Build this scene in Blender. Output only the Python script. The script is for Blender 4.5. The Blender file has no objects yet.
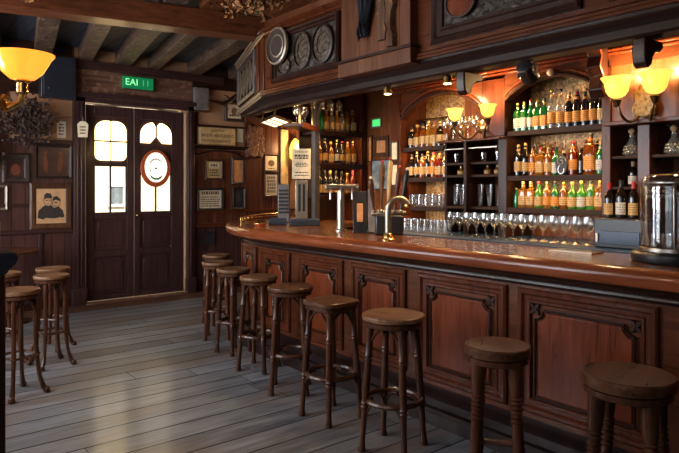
import bpy, bmesh, math, random
from mathutils import Vector, Matrix
random.seed(7)
sc = bpy.context.scene
COL = sc.collection
PI = math.pi
R = math.radians

# ------------------------------------------------------------------ materials
class NT:
    def __init__(s, name):
        s.m = bpy.data.materials.new(name); s.m.use_nodes = True
        s.t = s.m.node_tree; s.t.nodes.clear()
        s.out = s.t.nodes.new('ShaderNodeOutputMaterial')
    def n(s, typ, **props):
        nd = s.t.nodes.new(typ)
        for k, v in props.items(): setattr(nd, k, v)
        return nd
    def put(s, sock, v):
        if hasattr(v, 'is_output'): s.t.links.new(v, sock)
        elif v is not None: sock.default_value = v
    def math(s, op, a, b=None, c=None):
        nd = s.n('ShaderNodeMath', operation=op)
        s.put(nd.inputs[0], a)
        if b is not None: s.put(nd.inputs[1], b)
        if c is not None: s.put(nd.inputs[2], c)
        return nd.outputs[0]
    def mix(s, fac, a, b, mode='MIX'):
        nd = s.n('ShaderNodeMix', data_type='RGBA', blend_type=mode)
        s.put(nd.inputs[0], fac); s.put(nd.inputs[6], a); s.put(nd.inputs[7], b)
        return nd.outputs[2]
    def coord(s, scale=(1, 1, 1), loc=(0, 0, 0), which='Object'):
        tc = s.n('ShaderNodeTexCoord'); mp = s.n('ShaderNodeMapping')
        s.t.links.new(tc.outputs[which], mp.inputs[0])
        mp.inputs['Scale'].default_value = scale; mp.inputs['Location'].default_value = loc
        return mp.outputs[0]
    def noise(s, vec, scale, detail=4, dist=0.0, rough=.55):
        nd = s.n('ShaderNodeTexNoise'); s.put(nd.inputs['Vector'], vec)
        nd.inputs['Scale'].default_value = scale; nd.inputs['Detail'].default_value = detail
        nd.inputs['Distortion'].default_value = dist; nd.inputs['Roughness'].default_value = rough
        return nd.outputs[0]
    def ramp(s, fac, stops):
        nd = s.n('ShaderNodeValToRGB'); s.put(nd.inputs[0], fac)
        cr = nd.color_ramp
        while len(cr.elements) < len(stops): cr.elements.new(.5)
        for e, (p, c) in zip(cr.elements, stops):
            e.position = p; e.color = (*c, 1)
        return nd.outputs[0]
    def bump(s, h, strength=.2, dist=.01):
        nd = s.n('ShaderNodeBump'); s.put(nd.inputs['Height'], h)
        nd.inputs['Strength'].default_value = strength; nd.inputs['Distance'].default_value = dist
        return nd.outputs[0]
    def pbsdf(s, base=None, rough=.5, metal=0, coat=0, normal=None, emis=None, estr=0, spec=.5, trans=0, alpha=None):
        p = s.n('ShaderNodeBsdfPrincipled')
        if base is not None: s.put(p.inputs['Base Color'], base if hasattr(base, 'is_output') else (*base, 1))
        s.put(p.inputs['Roughness'], rough); s.put(p.inputs['Metallic'], metal)
        p.inputs['Coat Weight'].default_value = coat; p.inputs['Coat Roughness'].default_value = .15
        p.inputs['Specular IOR Level'].default_value = spec
        p.inputs['Transmission Weight'].default_value = trans
        if normal is not None: s.put(p.inputs['Normal'], normal)
        if emis is not None:
            p.inputs['Emission Color'].default_value = (*emis, 1); p.inputs['Emission Strength'].default_value = estr
        s.t.links.new(p.outputs[0], s.out.inputs[0])
        return p

GR = {'x': (.9, 11, 11), 'y': (11, .9, 11), 'z': (11, 11, .9)}
def wood(name, c1, c2, rough=.36, grain='z', coat=.25, bump=.12, wear=0.0):
    t = NT(name)
    v = t.coord(GR[grain])
    n1 = t.noise(v, 2.6, 8, .8, .62)
    n2 = t.noise(t.coord((1, 1, 1)), 1.7, 3)
    col = t.ramp(n1, [(.28, c1), (.72, c2)])
    col = t.mix(t.math('MULTIPLY', t.math('SUBTRACT', n2, .35), .9), col, (c1[0]*.55, c1[1]*.55, c1[2]*.55, 1))
    if wear:
        n3 = t.noise(t.coord((1, 1, 1)), 14, 5)
        w = t.math('MULTIPLY', t.math('GREATER_THAN', n3, .6), wear)
        col = t.mix(w, col, (c2[0]*1.9, c2[1]*2.0, c2[2]*2.1, 1))
    rg = t.math('ADD', t.math('MULTIPLY', n1, .22), rough - .11)
    t.pbsdf(col, rg, 0, coat*.4, t.bump(n1, bump, .004), spec=.22)
    return t.m

def planks(name, c1, c2, width, across='x', grain='z', length=None, gap=.03, rough=.4, coat=.1, gapc=(.006, .004, .004), warm=None, bumpd=.006, contrast=1.0, rvar=.25, spec=.28):
    t = NT(name)
    tc = t.n('ShaderNodeTexCoord'); sp = t.n('ShaderNodeSeparateXYZ'); t.t.links.new(tc.outputs['Object'], sp.inputs[0])
    ax = {'x': 0, 'y': 1, 'z': 2}
    u = t.math('DIVIDE', sp.outputs[ax[across]], width)
    row = t.math('FLOOR', u); fr = t.math('FRACT', u)
    wn = t.n('ShaderNodeTexWhiteNoise', noise_dimensions='2D')
    cb = t.n('ShaderNodeCombineXYZ'); t.put(cb.inputs[0], row)
    gapm = t.math('LESS_THAN', fr, gap)
    if length:
        w1 = t.n('ShaderNodeTexWhiteNoise', noise_dimensions='1D'); t.put(w1.inputs['W'], row)
        l = t.math('DIVIDE', t.math('ADD', sp.outputs[ax[grain]], t.math('MULTIPLY', w1.outputs['Value'], length * 3.7)), length)
        t.put(cb.inputs[1], t.math('FLOOR', l))
        gapm = t.math('MAXIMUM', gapm, t.math('LESS_THAN', t.math('FRACT', l), .006 / length))
    t.put(wn.inputs['Vector'], cb.outputs[0])
    sh = t.n('ShaderNodeVectorMath', operation='ADD'); t.t.links.new(t.coord(GR[grain]), sh.inputs[0])
    sc_ = t.n('ShaderNodeVectorMath', operation='SCALE'); t.t.links.new(wn.outputs['Color'], sc_.inputs[0]); sc_.inputs['Scale'].default_value = 40
    t.t.links.new(sc_.outputs[0], sh.inputs[1])
    n1 = t.noise(sh.outputs[0], 2.4, 8, .7, .65)
    col = t.ramp(n1, [(.3, c1), (.7, c2)])
    val = t.math('ADD', t.math('MULTIPLY', wn.outputs['Value'], .75 * contrast), 1 - .45 * contrast)
    hs = t.n('ShaderNodeHueSaturation'); t.put(hs.inputs['Value'], val); t.put(hs.inputs['Color'], col)
    col = hs.outputs[0]
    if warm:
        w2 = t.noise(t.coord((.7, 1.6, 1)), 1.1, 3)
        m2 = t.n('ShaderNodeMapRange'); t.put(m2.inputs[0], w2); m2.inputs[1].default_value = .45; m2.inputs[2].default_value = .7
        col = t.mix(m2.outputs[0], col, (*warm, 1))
    col = t.mix(gapm, col, (*gapc, 1))
    h = t.math('SUBTRACT', t.math('MULTIPLY', n1, .35), gapm)
    rg = t.math('ADD', t.math('MULTIPLY', n1, rvar), rough - rvar * .5)
    t.pbsdf(col, t.math('MAXIMUM', rg, t.math('MULTIPLY', gapm, .9)), 0, coat, t.bump(h, .5, bumpd), spec=spec)
    return t.m

def plain(name, c, rough=.5, metal=0, coat=0, mott=.25, scale=18, bump=.05):
    t = NT(name)
    n = t.noise(t.coord(), scale, 5)
    col = t.ramp(n, [(.3, tuple(x * (1 - mott) for x in c)), (.7, tuple(min(1, x * (1 + mott)) for x in c))])
    t.pbsdf(col, rough, metal, coat, t.bump(n, bump, .003))
    return t.m

def glow(name, c, strength, base=None):
    t = NT(name); t.pbsdf(base or c, .4, emis=c, estr=strength); return t.m

def shade_glass(name, c, strength):
    t = NT(name)
    n = t.noise(t.coord((1, 1, .6)), 16, 4, .4)
    p = t.pbsdf((c[0], c[1], c[2]), .25, coat=.4, emis=c, estr=strength)
    t.put(p.inputs['Emission Color'], t.ramp(n, [(.3, (c[0], c[1]*.82, c[2]*.6)), (.7, c)]))
    return t.m

def glass(name, tint, gloss=.10, edge=.55, rough=.03):
    t = NT(name)
    tr = t.n('ShaderNodeBsdfTransparent'); tr.inputs[0].default_value = (*tint, 1)
    gl = t.n('ShaderNodeBsdfGlossy'); gl.inputs['Roughness'].default_value = rough; gl.inputs[0].default_value = (1, 1, 1, 1)
    lw = t.n('ShaderNodeLayerWeight'); lw.inputs[0].default_value = .35
    fac = t.math('ADD', t.math('MULTIPLY', lw.outputs['Facing'], edge), gloss)
    mx = t.n('ShaderNodeMixShader'); t.put(mx.inputs[0], fac)
    t.t.links.new(tr.outputs[0], mx.inputs[1]); t.t.links.new(gl.outputs[0], mx.inputs[2])
    t.t.links.new(mx.outputs[0], t.out.inputs[0])
    return t.m

def liquid(name, c, trans=.55):
    """bottle of coloured spirit: tinted clear body with a little diffuse body and a glossy skin"""
    t = NT(name)
    tr = t.n('ShaderNodeBsdfTransparent'); tr.inputs[0].default_value = (*[min(1, x ** .5) for x in c], 1)
    df = t.n('ShaderNodeBsdfDiffuse'); df.inputs[0].default_value = (*c, 1)
    tl = t.n('ShaderNodeBsdfTranslucent'); tl.inputs[0].default_value = (*c, 1)
    gl = t.n('ShaderNodeBsdfGlossy'); gl.inputs['Roughness'].default_value = .06
    a = t.n('ShaderNodeMixShader'); a.inputs[0].default_value = .5
    t.t.links.new(df.outputs[0], a.inputs[1]); t.t.links.new(tl.outputs[0], a.inputs[2])
    b = t.n('ShaderNodeMixShader'); b.inputs[0].default_value = trans
    t.t.links.new(a.outputs[0], b.inputs[1]); t.t.links.new(tr.outputs[0], b.inputs[2])
    lw = t.n('ShaderNodeLayerWeight'); lw.inputs[0].default_value = .3
    d = t.n('ShaderNodeMixShader'); t.put(d.inputs[0], t.math('ADD', t.math('MULTIPLY', lw.outputs['Facing'], .4), .07))
    t.t.links.new(b.outputs[0], d.inputs[1]); t.t.links.new(gl.outputs[0], d.inputs[2])
    t.t.links.new(d.outputs[0], t.out.inputs[0])
    return t.m

def paper(name, c, ink, rows=60, amount=.6):
    """printed label: rows of small dark print on coloured paper"""
    t = NT(name)
    sp = t.n('ShaderNodeSeparateXYZ'); tc = t.n('ShaderNodeTexCoord'); t.t.links.new(tc.outputs['Object'], sp.inputs[0])
    r = t.math('FRACT', t.math('MULTIPLY', sp.outputs[2], rows))
    n = t.noise(t.coord((1, 1, .35)), 130, 2)
    m = t.math('MULTIPLY', t.math('GREATER_THAN', r, .5), t.math('GREATER_THAN', n, .47))
    col = t.mix(t.math('MULTIPLY', m, amount), (*c, 1), (*ink, 1))
    t.pbsdf(col, .55)
    return t.m

def carved(name, c1, c2, scale=26):
    t = NT(name)
    v = t.n('ShaderNodeTexVoronoi'); t.put(v.inputs['Vector'], t.coord()); v.inputs['Scale'].default_value = scale; v.feature = 'SMOOTH_F1'
    n = t.noise(t.coord(), scale * .5, 5, 1.5)
    h = t.math('ADD', v.outputs[0], n)
    t.pbsdf(t.ramp(h, [(.35, c1), (.95, c2)]), .42, 0, .05, t.bump(h, .9, .02), spec=.3)
    return t.m

def mosaic(name, c1, c2):
    t = NT(name)
    v = t.n('ShaderNodeTexVoronoi'); t.put(v.inputs['Vector'], t.coord()); v.inputs['Scale'].default_value = 55
    sp = t.n('ShaderNodeSeparateColor'); t.t.links.new(v.outputs['Color'], sp.inputs[0])
    t.pbsdf(t.ramp(sp.outputs[0], [(.1, c1), (.9, c2)]), .45, .15, 0, t.bump(v.outputs[0], .4, .006))
    return t.m

M = dict(
    red=wood('red_wood', (.028, .007, .003), (.125, .030, .010), .30, 'z', .35),
    redy=wood('red_wood_along', (.036, .010, .004), (.135, .038, .013), .30, 'y', .35),
    redx=wood('red_wood_across', (.045, .012, .005), (.15, .040, .014), .32, 'x', .3),
    field=wood('orange_panel_wood', (.055, .010, .003), (.215, .044, .012), .30, 'z', .35, .10),
    top=wood('bar_top_wood', (.075, .026, .011), (.21, .082, .034), .20, 'y', .6, .06),
    edge=wood('bar_edge_wood', (.10, .024, .009), (.27, .070, .024), .20, 'y', .6, .05),
    dark=wood('dark_wood', (.012, .005, .004), (.044, .016, .010), .33, 'z', .25),
    darky=wood('dark_wood_along', (.009, .005, .005), (.026, .012, .011), .33, 'y', .25),
    darkx=wood('dark_wood_across', (.012, .005, .004), (.044, .016, .010), .36, 'x', .2),
    plum=wood('plum_door_wood', (.028, .013, .014), (.080, .038, .036), .34, 'z', .25),
    plumx=wood('plum_door_wood_across', (.022, .010, .010), (.065, .030, .026), .34, 'x', .25),
    beam=wood('beam_wood', (.018, .010, .007), (.12, .076, .054), .55, 'y', 0, .7, .5),
    bigbeam=wood('big_beam_wood', (.040, .011, .005), (.17, .052, .020), .40, 'x', .2, .3),
    header=wood('weathered_header_wood', (.06, .026, .016), (.24, .12, .075), .6, 'x', 0, .6, .3),
    drift=wood('driftwood', (.030, .014, .008), (.20, .098, .048), .7, 'z', 0, 1.0, .3),
    stool=wood('stool_wood', (.020, .007, .004), (.090, .033, .015), .30, 'z', .35, .12),
    stoolr=wood('reddish_stool_wood', (.035, .011, .006), (.13, .046, .022), .30, 'z', .35, .12),
    seat=wood('worn_seat_wood', (.045, .019, .009), (.23, .115, .058), .34, 'y', .25, .2, .15),
    seatd=wood('dark_worn_seat_wood', (.022, .008, .004), (.13, .054, .026), .30, 'x', .3, .2, .12),
    plate=carved('plate_glaze', (.008, .006, .005), (.070, .048, .031), 24),
    carve=carved('carved_black_wood', (.005, .004, .004), (.032, .023, .017), 20),
    carvb=carved('carved_brown_wood', (.030, .012, .008), (.15, .060, .034), 22),
    floor=planks('floor_planks', (.040, .046, .062), (.27, .285, .31), .215, 'y', 'x', 2.6, .07, .40, .35, warm=(.13, .085, .060), bumpd=.014, contrast=.9, rvar=.3, spec=.75, gapc=(.003,.003,.004)),  # blue of window daylight tinted into the plank colours
    wallp=planks('red_wall_planks', (.055, .017, .010), (.165, .055, .028), .115, 'x', 'z', None, .05, .40, .15, contrast=.8),
    wallpl=planks('plum_wall_planks', (.030, .013, .012), (.085, .036, .030), .15, 'x', 'z', None, .05, .40, .15, contrast=.5),
    canop=planks('canopy_planks', (.050, .016, .006), (.155, .054, .021), .21, 'y', 'z', None, .02, .36, .2, contrast=.4),
    boards=planks('backbar_boards', (.10, .030, .010), (.27, .090, .028), .15, 'y', 'z', None, .02, .34, .25, contrast=.35),
    ceil=planks('ceiling_boards', (.016, .018, .030), (.060, .066, .092), .23, 'x', 'y', None, .03, .6, 0, contrast=.5),
    tin=mosaic('ceiling_pattern', (.05, .052, .065), (.16, .16, .18)),
    plaster=plain('beige_plaster', (.34, .185, .10), .85, 0, 0, .2, 4, .1),
    shelfw=wood('shelf_wood', (.018, .008, .005), (.055, .024, .014), .6, 'y', 0),
    gold=mosaic('gold_mosaic', (.20, .10, .035), (.62, .38, .15)),
    brass=plain('brass', (.62, .38, .14), .25, 1, 0, .15, 30),
    bronze=plain('dark_bronze', (.14, .085, .045), .35, 1, 0, .3, 20),
    goldrel=carved('gilt_relief', (.13, .070, .020), (.62, .40, .16), 40),
    chrome=plain('chrome', (.40, .36, .31), .3, 1, 0, .08, 40, .01),
    steel=plain('brushed_steel', (.36, .30, .22), .36, 1, 0, .1, 50, .02),
    black=plain('black_plastic', (.012, .012, .014), .35),
    cloth=plain('black_cloth', (.008, .009, .013), .85, 0, 0, .4, 30, .5),
    navy=plain('navy_laminate', (.010, .032, .085), .32, 0, 0, .2, 8, .02),
    navyd=plain('dark_navy_paint', (.012, .016, .026), .40, 0, .1, .2, 8, .03),
    grey=plain('grey_enamel', (.15, .13, .12), .5, 0, 0, .25, 15),
    postg=plain('grey_painted_post', (.085, .072, .075), .4, 0, .1, .25, 10),
    cream=plain('cream_paper', (.66, .56, .38), .7, 0, 0, .12, 22),
    tan=plain('tan_paper', (.52, .35, .15), .7, 0, 0, .25, 14),
    sepia=plain('sepia_paper', (.56, .33, .16), .6, 0, 0, .2, 10),
    orangep=plain('orange_paper', (.55, .24, .085), .6, 0, 0, .25, 14),
    white=plain('white_card', (.75, .72, .64), .6, 0, 0, .06, 22),
    ink=plain('dark_ink', (.03, .022, .018), .7),
    inkb=plain('brown_ink', (.14, .075, .035), .7),
    skin=plain('drawn_skin', (.50, .31, .16), .7),
    darkart=plain('dark_picture', (.030, .014, .014), .28, 0, .3, .6, 6),
    redart=plain('dim_red_figure', (.12, .030, .018), .4, 0, 0, .4, 20),
    slate=plain('slate_picture', (.022, .022, .026), .35, 0, .2, .5, 9),
    rimw=plain('pale_edge_and_highlight', (.26, .20, .145), .35, .3, .2, .25, 30),  # pale rims; on the beads, reflected light put into the colour
    rimd=plain('dark_frame', (.024, .013, .010), .5, 0, 0, .3, 25),
    rimb=wood('brown_frame', (.040, .017, .010), (.13, .058, .030), .35, 'z', .2),
    redring=plain('red_ring_paint', (.46, .085, .028), .35, 0, .3, .2, 12),
    leaf=plain('dried_leaf', (.22, .095, .028), .8, 0, 0, .5, 12, .3),
    leafd=plain('dark_dried_leaf', (.040, .020, .013), .85, 0, 0, .5, 12, .3),
    green=plain('green_sign', (.005, .16, .05), .35),
    blueposter=plain('pale_blue_poster', (.20, .27, .33), .4, 0, .2, .7, 11),
    pink=plain('pink_cap', (.65, .08, .12), .35),
    redcap=plain('red_cap', (.35, .02, .02), .35),
    goldcap=plain('gold_cap', (.55, .36, .10), .3, .8),
    cork=plain('cork', (.38, .23, .12), .8),
    silver=plain('silver_relief', (.45, .43, .40), .35, .9, 0, .3, 60),
    stone=plain('pale_street_stone', (.62, .53, .40), .8, 0, 0, .15, 3),
    street=plain('street_paving', (.30, .29, .27), .8, 0, 0, .2, 3),
    streetwin=plain('street_window_glass', (.10, .13, .16), .2),
    pane=glow('frosted_daylight_pane', (1.0, .74, .36), 4.2),
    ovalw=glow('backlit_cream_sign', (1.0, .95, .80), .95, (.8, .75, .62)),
    exitg=glow('lit_green_sign', (.004, .22, .07), .45, (.004, .10, .035)),
    exitw=glow('lit_green_letter', (.30, 1.0, .42), .75),
    exitd=glow('dim_green_letter', (.08, .55, .22), .45),
    amberlamp=shade_glass('amber_lamp_glass', (1.0, .39, .04), 1.05),
    yellowlamp=shade_glass('yellow_lamp_glass', (1.0, .66, .11), 1.15),
    bulb=glow('lamp_bulb', (1.0, .72, .32), 9),
    panel_lit=glow('lit_cream_panel', (1.0, .80, .46), 1.5),
    led=glow('shelf_light', (1.0, .62, .26), 2.0),
    screen=glow('green_screen', (.08, .75, .18), .7),
    clear=glass('clear_glass', (.96, .96, .95), .15, .55, .05),
    dome=glass('dome_glass', (.96, .97, .97), .04, .38),
    window=glass('window_glass', (.94, .96, .97), .05, .4),
    b_amber=liquid('amber_spirit', (.48, .125, .010), .5),
    b_honey=liquid('honey_spirit', (.62, .27, .035), .5),
    b_red=liquid('red_spirit', (.34, .035, .012), .4),
    b_green=liquid('green_bottle_glass', (.02, .34, .08), .45),
    b_lime=liquid('lime_bottle_glass', (.10, .50, .05), .4),
    b_dark=liquid('dark_bottle_glass', (.022, .016, .012), .2),
    b_blue=liquid('blue_black_bottle_glass', (.014, .022, .042), .2),
    b_clear=liquid('clear_bottle_glass', (.78, .74, .66), .75),
    l_cream=paper('cream_label', (.58, .36, .13), (.10, .05, .02)),
    l_orange=paper('orange_label', (.70, .29, .045), (.16, .05, .01)),
    l_white=paper('white_label', (.62, .58, .50), (.05, .05, .07)),
    l_black=paper('black_label', (.030, .028, .028), (.40, .30, .14)),
    l_green=paper('green_label', (.06, .26, .10), (.5, .45, .2)),
)

# ------------------------------------------------------------------ mesh builder
class MB:
    def __init__(s): s.v = []; s.f = []
    def add(s, vs, fs):
        b = len(s.v); s.v += [Vector(p) for p in vs]; s.f += [[b + i for i in f] for f in fs]; return s
    def box(s, lo, hi):
        x0, y0, z0 = lo; x1, y1, z1 = hi
        return s.add([(x0,y0,z0),(x1,y0,z0),(x1,y1,z0),(x0,y1,z0),(x0,y0,z1),(x1,y0,z1),(x1,y1,z1),(x0,y1,z1)],
              [(0,3,2,1),(4,5,6,7),(0,1,5,4),(1,2,6,5),(2,3,7,6),(3,0,4,7)])
    def fbox(s, o, u, v, n, a, b):
        """box in a frame: o origin, axes u v n, from a=(u,v,n) to b"""
        o = Vector(o); u = Vector(u); v = Vector(v); n = Vector(n)
        P = [(a[0],a[1],a[2]),(b[0],a[1],a[2]),(b[0],b[1],a[2]),(a[0],b[1],a[2]),(a[0],a[1],b[2]),(b[0],a[1],b[2]),(b[0],b[1],b[2]),(a[0],b[1],b[2])]
        return s.add([o + u*p[0] + v*p[1] + n*p[2] for p in P], [(0,3,2,1),(4,5,6,7),(0,1,5,4),(1,2,6,5),(2,3,7,6),(3,0,4,7)])
    def poly(s, o, u, v, n, pts, n0, n1):
        """prism: outline pts in (u,v), between heights n0 and n1 along n"""
        o = Vector(o); u = Vector(u); v = Vector(v); n = Vector(n); k = len(pts)
        vs = [o + u*p[0] + v*p[1] + n*n0 for p in pts] + [o + u*p[0] + v*p[1] + n*n1 for p in pts]
        fs = [list(range(k))[::-1], list(range(k, 2*k))] + [(i, (i+1) % k, k + (i+1) % k, k + i) for i in range(k)]
        return s.add(vs, fs)
    def lathe(s, prof, c=(0,0,0), n=20, axis=None, closed=False, sq=None):
        """prof: (r,z) list; axis: 3x3 matrix; sq: superellipse exponent for square bottles"""
        c = Vector(c); vs = []; fs = []; k = len(prof)
        for r, z in prof:
            for i in range(n):
                a = 2*PI*i/n; ca, sa = math.cos(a), math.sin(a); q = 1.0
                if sq: q = 1.0 / (abs(ca)**sq + abs(sa)**sq)**(1/sq)
                p = Vector((r*q*ca, r*q*sa, z))
                if axis is not None: p = axis @ p
                vs.append(c + p)
        for j in range(k - 1):
            for i in range(n):
                fs.append((j*n+i, j*n+(i+1) % n, (j+1)*n+(i+1) % n, (j+1)*n+i))
        if closed:
            for i in range(n): fs.append(((k-1)*n+i, (k-1)*n+(i+1) % n, (i+1) % n, i))
        else:
            fs.append([i for i in range(n)][::-1]); fs.append([(k-1)*n+i for i in range(n)])
        return s.add(vs, fs)
    def turned(s, p0, p1, prof, n=12):
        """lathe along p0->p1; prof (t,r)"""
        p0 = Vector(p0); p1 = Vector(p1); d = p1 - p0; L = d.length
        q = d.to_track_quat('Z', 'Y').to_matrix()
        return s.lathe([(r, t*L) for t, r in prof], p0, n, q)
    def tube(s, pts, r, n=8, closed=False):
        pts = [Vector(p) for p in pts]; k = len(pts); vs = []; fs = []
        up = None
        for i, p in enumerate(pts):
            if closed: d = pts[(i+1) % k] - pts[i-1]
            else: d = pts[min(i+1, k-1)] - pts[max(i-1, 0)]
            d.normalize()
            if up is None: up = Vector((0,0,1)) if abs(d.z) < .9 else Vector((1,0,0))
            a = d.cross(up)
            if a.length < 1e-4: a = d.cross(Vector((.3,.8,.5)))
            a.normalize(); b = a.cross(d).normalized(); up = b
            rr = r[i] if isinstance(r, (list, tuple)) else r
            for j in range(n):
                t = 2*PI*j/n; vs.append(p + a*math.cos(t)*rr + b*math.sin(t)*rr)
        for i in range(k if closed else k - 1):
            for j in range(n):
                i2 = (i+1) % k
                fs.append((i*n+j, i*n+(j+1) % n, i2*n+(j+1) % n, i2*n+j))
        if not closed: fs.append(list(range(n))[::-1]); fs.append([(k-1)*n+j for j in range(n)])
        return s.add(vs, fs)
    def sweep(s, path, prof, zf=None):
        """path: list of ((x,y),(nx,ny)) with outward normals; prof: closed outline of (d inward, z)"""
        k = len(prof); vs = []; fs = []
        for (x, y), (nx, ny) in path:
            for d, z in prof: vs.append((x - nx*d, y - ny*d, zf(y, z) if zf else z))
        for i in range(len(path) - 1):
            for j in range(k):
                fs.append((i*k+j, i*k+(j+1) % k, (i+1)*k+(j+1) % k, (i+1)*k+j))
        fs.append(list(range(k))[::-1]); fs.append([(len(path)-1)*k+j for j in range(k)])
        return s.add(vs, fs)
    def frame(s, o, u, v, n, w, h, prof):
        """mitred rectangular moulding; o = lower corner; prof (inset, height) outline, closed"""
        o = Vector(o); u = Vector(u); v = Vector(v); n = Vector(n); k = len(prof); vs = []; fs = []
        for cx, cy in ((0,0),(1,0),(1,1),(0,1)):
            for a, b in prof:
                vs.append(o + u*(cx*w + (a if cx == 0 else -a)) + v*(cy*h + (a if cy == 0 else -a)) + n*b)
        for i in range(4):
            for j in range(k):
                i2 = (i+1) % 4; fs.append((i*k+j, i*k+(j+1) % k, i2*k+(j+1) % k, i2*k+j))
        return s.add(vs, fs)
    def ball(s, c, r, n=12, m=8, sc=(1,1,1)):
        prof = [(max(1e-4, r*math.sin(PI*i/m)), -r*math.cos(PI*i/m)) for i in range(m+1)]
        b = len(s.v); s.lathe(prof, (0,0,0), n)
        for i in range(b, len(s.v)):
            q = s.v[i]; s.v[i] = Vector((q.x*sc[0], q.y*sc[1], q.z*sc[2])) + Vector(c)
        return s
    def build(s, name, mat, parent=None, loc=None, bevel=0, ang=35, sub=0, world=False):
        me = bpy.data.meshes.new(name)
        vs = s.v
        if world and parent is not None:
            L = ORG[root_of(parent)]; vs = [p - L for p in vs]
        if world and parent is None and loc is not None:
            L = Vector(loc); vs = [p - L for p in vs]
        me.from_pydata([tuple(p) for p in vs], [], s.f)
        bm = bmesh.new(); bm.from_mesh(me); bmesh.ops.recalc_face_normals(bm, faces=bm.faces); bm.to_mesh(me); bm.free()
        for p in me.polygons: p.use_smooth = True
        me.set_sharp_from_angle(angle=R(ang))
        me.materials.append(mat)
        o = bpy.data.objects.new(name, me); COL.objects.link(o)
        if parent is not None: o.parent = parent
        elif loc is not None: o.location = loc; ORG[o] = Vector(loc)
        else: ORG[o] = Vector((0,0,0))
        if bevel:
            b = o.modifiers.new('edge', 'BEVEL'); b.width = bevel; b.segments = 2; b.limit_method = 'ANGLE'; b.angle_limit = R(40)
        return o
ORG = {}
def root_of(o):
    while o.parent is not None: o = o.parent
    return o

def tag(o, label, cat, group=None, kind=None):
    if label: o['label'] = label
    if cat: o['category'] = cat
    if group: o['group'] = group
    if kind: o['kind'] = kind
    return o
def thing(name, loc, label, cat, group=None, rz=0):
    o = bpy.data.objects.new(name, None); o.empty_display_size = .1; COL.objects.link(o)
    o.location = loc; o.rotation_euler = (0, 0, rz); ORG[o] = Vector(loc)
    return tag(o, label, cat, group)
def struct(name, mb, mat, bevel=0, ang=35, label=None):
    o = mb.build(name, mat, bevel=bevel, ang=ang); o['kind'] = 'structure'
    if label: o['label'] = label
    return o
def kids(o): return [c for c in COL.objects if c.parent is o]
KID = {}
def copy_tree(o, parent=None):
    c = o.copy(); COL.objects.link(c); c.parent = parent
    if o not in KID: KID[o] = [k for k in COL.objects if k.parent is o]
    for k in KID[o]: copy_tree(k, c)
    return c
def text(body, size, mat, parent, loc, rot, ext=.001, name='lettering', align='CENTER', sx=1.0):
    cu = bpy.data.curves.new('txt', 'FONT'); cu.body = body; cu.size = size; cu.extrude = ext; cu.align_x = align; cu.align_y = 'CENTER'; cu.resolution_u = 3
    t = bpy.data.objects.new('txt', cu); COL.objects.link(t)
    dg = bpy.context.evaluated_depsgraph_get(); dg.update()
    me = bpy.data.meshes.new_from_object(t.evaluated_get(dg)); bpy.data.objects.remove(t)
    me.materials.clear(); me.materials.append(mat); me.name = name
    o = bpy.data.objects.new(name, me); COL.objects.link(o); o.parent = parent
    L = ORG[root_of(parent)]
    o.location = Vector(loc) - L; o.rotation_euler = rot; o.scale = (sx, 1, 1)
    return o
ORD = 'first second third fourth fifth sixth seventh eighth ninth tenth eleventh twelfth thirteenth fourteenth fifteenth sixteenth seventeenth eighteenth nineteenth twentieth'.split()
X, Y, Z = Vector((1,0,0)), Vector((0,1,0)), Vector((0,0,1))

# ------------------------------------------------------------------ the setting
YB = 8.2          # inner face of the door wall
XL = -0.8         # inner face of the window wall
CZ = 3.3          # ceiling
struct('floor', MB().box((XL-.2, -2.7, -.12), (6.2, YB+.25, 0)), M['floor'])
struct('ceiling', MB().box((XL-.2, -2.7, CZ), (6.2, YB+.25, CZ+.1)), M['ceil'])
w = MB()
w.box((XL-.2, YB, 0), (2.32, YB+.25, CZ)); w.box((3.78, YB, 0), (6.2, YB+.25, CZ)); w.box((2.32, YB, 2.62), (3.78, YB+.25, CZ))
struct('wall_back', w, M['plaster'])
w = MB(); wins = [(0.3, 1.9), (3.3, 4.9), (5.5, 7.1)]
ys = [-2.7] + [q for p in wins for q in p] + [YB]
for i in range(0, len(ys), 2): w.box((XL-.2, ys[i], 0), (XL, ys[i+1], CZ))
for a, b in wins: w.box((XL-.2, a, 0), (XL, b, .9)); w.box((XL-.2, a, 2.7), (XL, b, CZ))
struct('wall_left', w, M['wallpl'])
struct('wall_front', MB().box((XL, -2.7, 0), (6.2, -2.5, CZ)), M['wallpl'])
w = MB(); w.box((4.80, -2.5, 0), (5.0, 5.9, CZ)); w.box((5.0, 5.75, 0), (6.0, 5.9, CZ)); w.box((6.0, 5.75, 0), (6.2, YB, CZ))
struct('wall_right', w, M['boards'])
for i, (a, b) in enumerate(wins):
    o = bpy.data.objects.new('window_%d' % (i+1), None); COL.objects.link(o); o.location = (XL, a, .9); ORG[o] = Vector((XL, a, .9)); o['kind'] = 'structure'
    f = MB().frame((XL-.06, a, .9), Y, Z, X, b-a, 1.8, [(0,-.08),(0,.07),(.05,.07),(.05,-.08)])
    f.box((XL-.12, (a+b)/2-.025, .95), (XL-.06, (a+b)/2+.025, 2.65)); f.box((XL-.12, a+.05, 2.1), (XL-.06, b-.05, 2.15))
    f.build('window_frame', M['dark'], o, world=True)
    MB().box((XL-.10, a+.05, .95), (XL-.094, b-.05, 2.65)).build('pane', M['window'], o, world=True)

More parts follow.
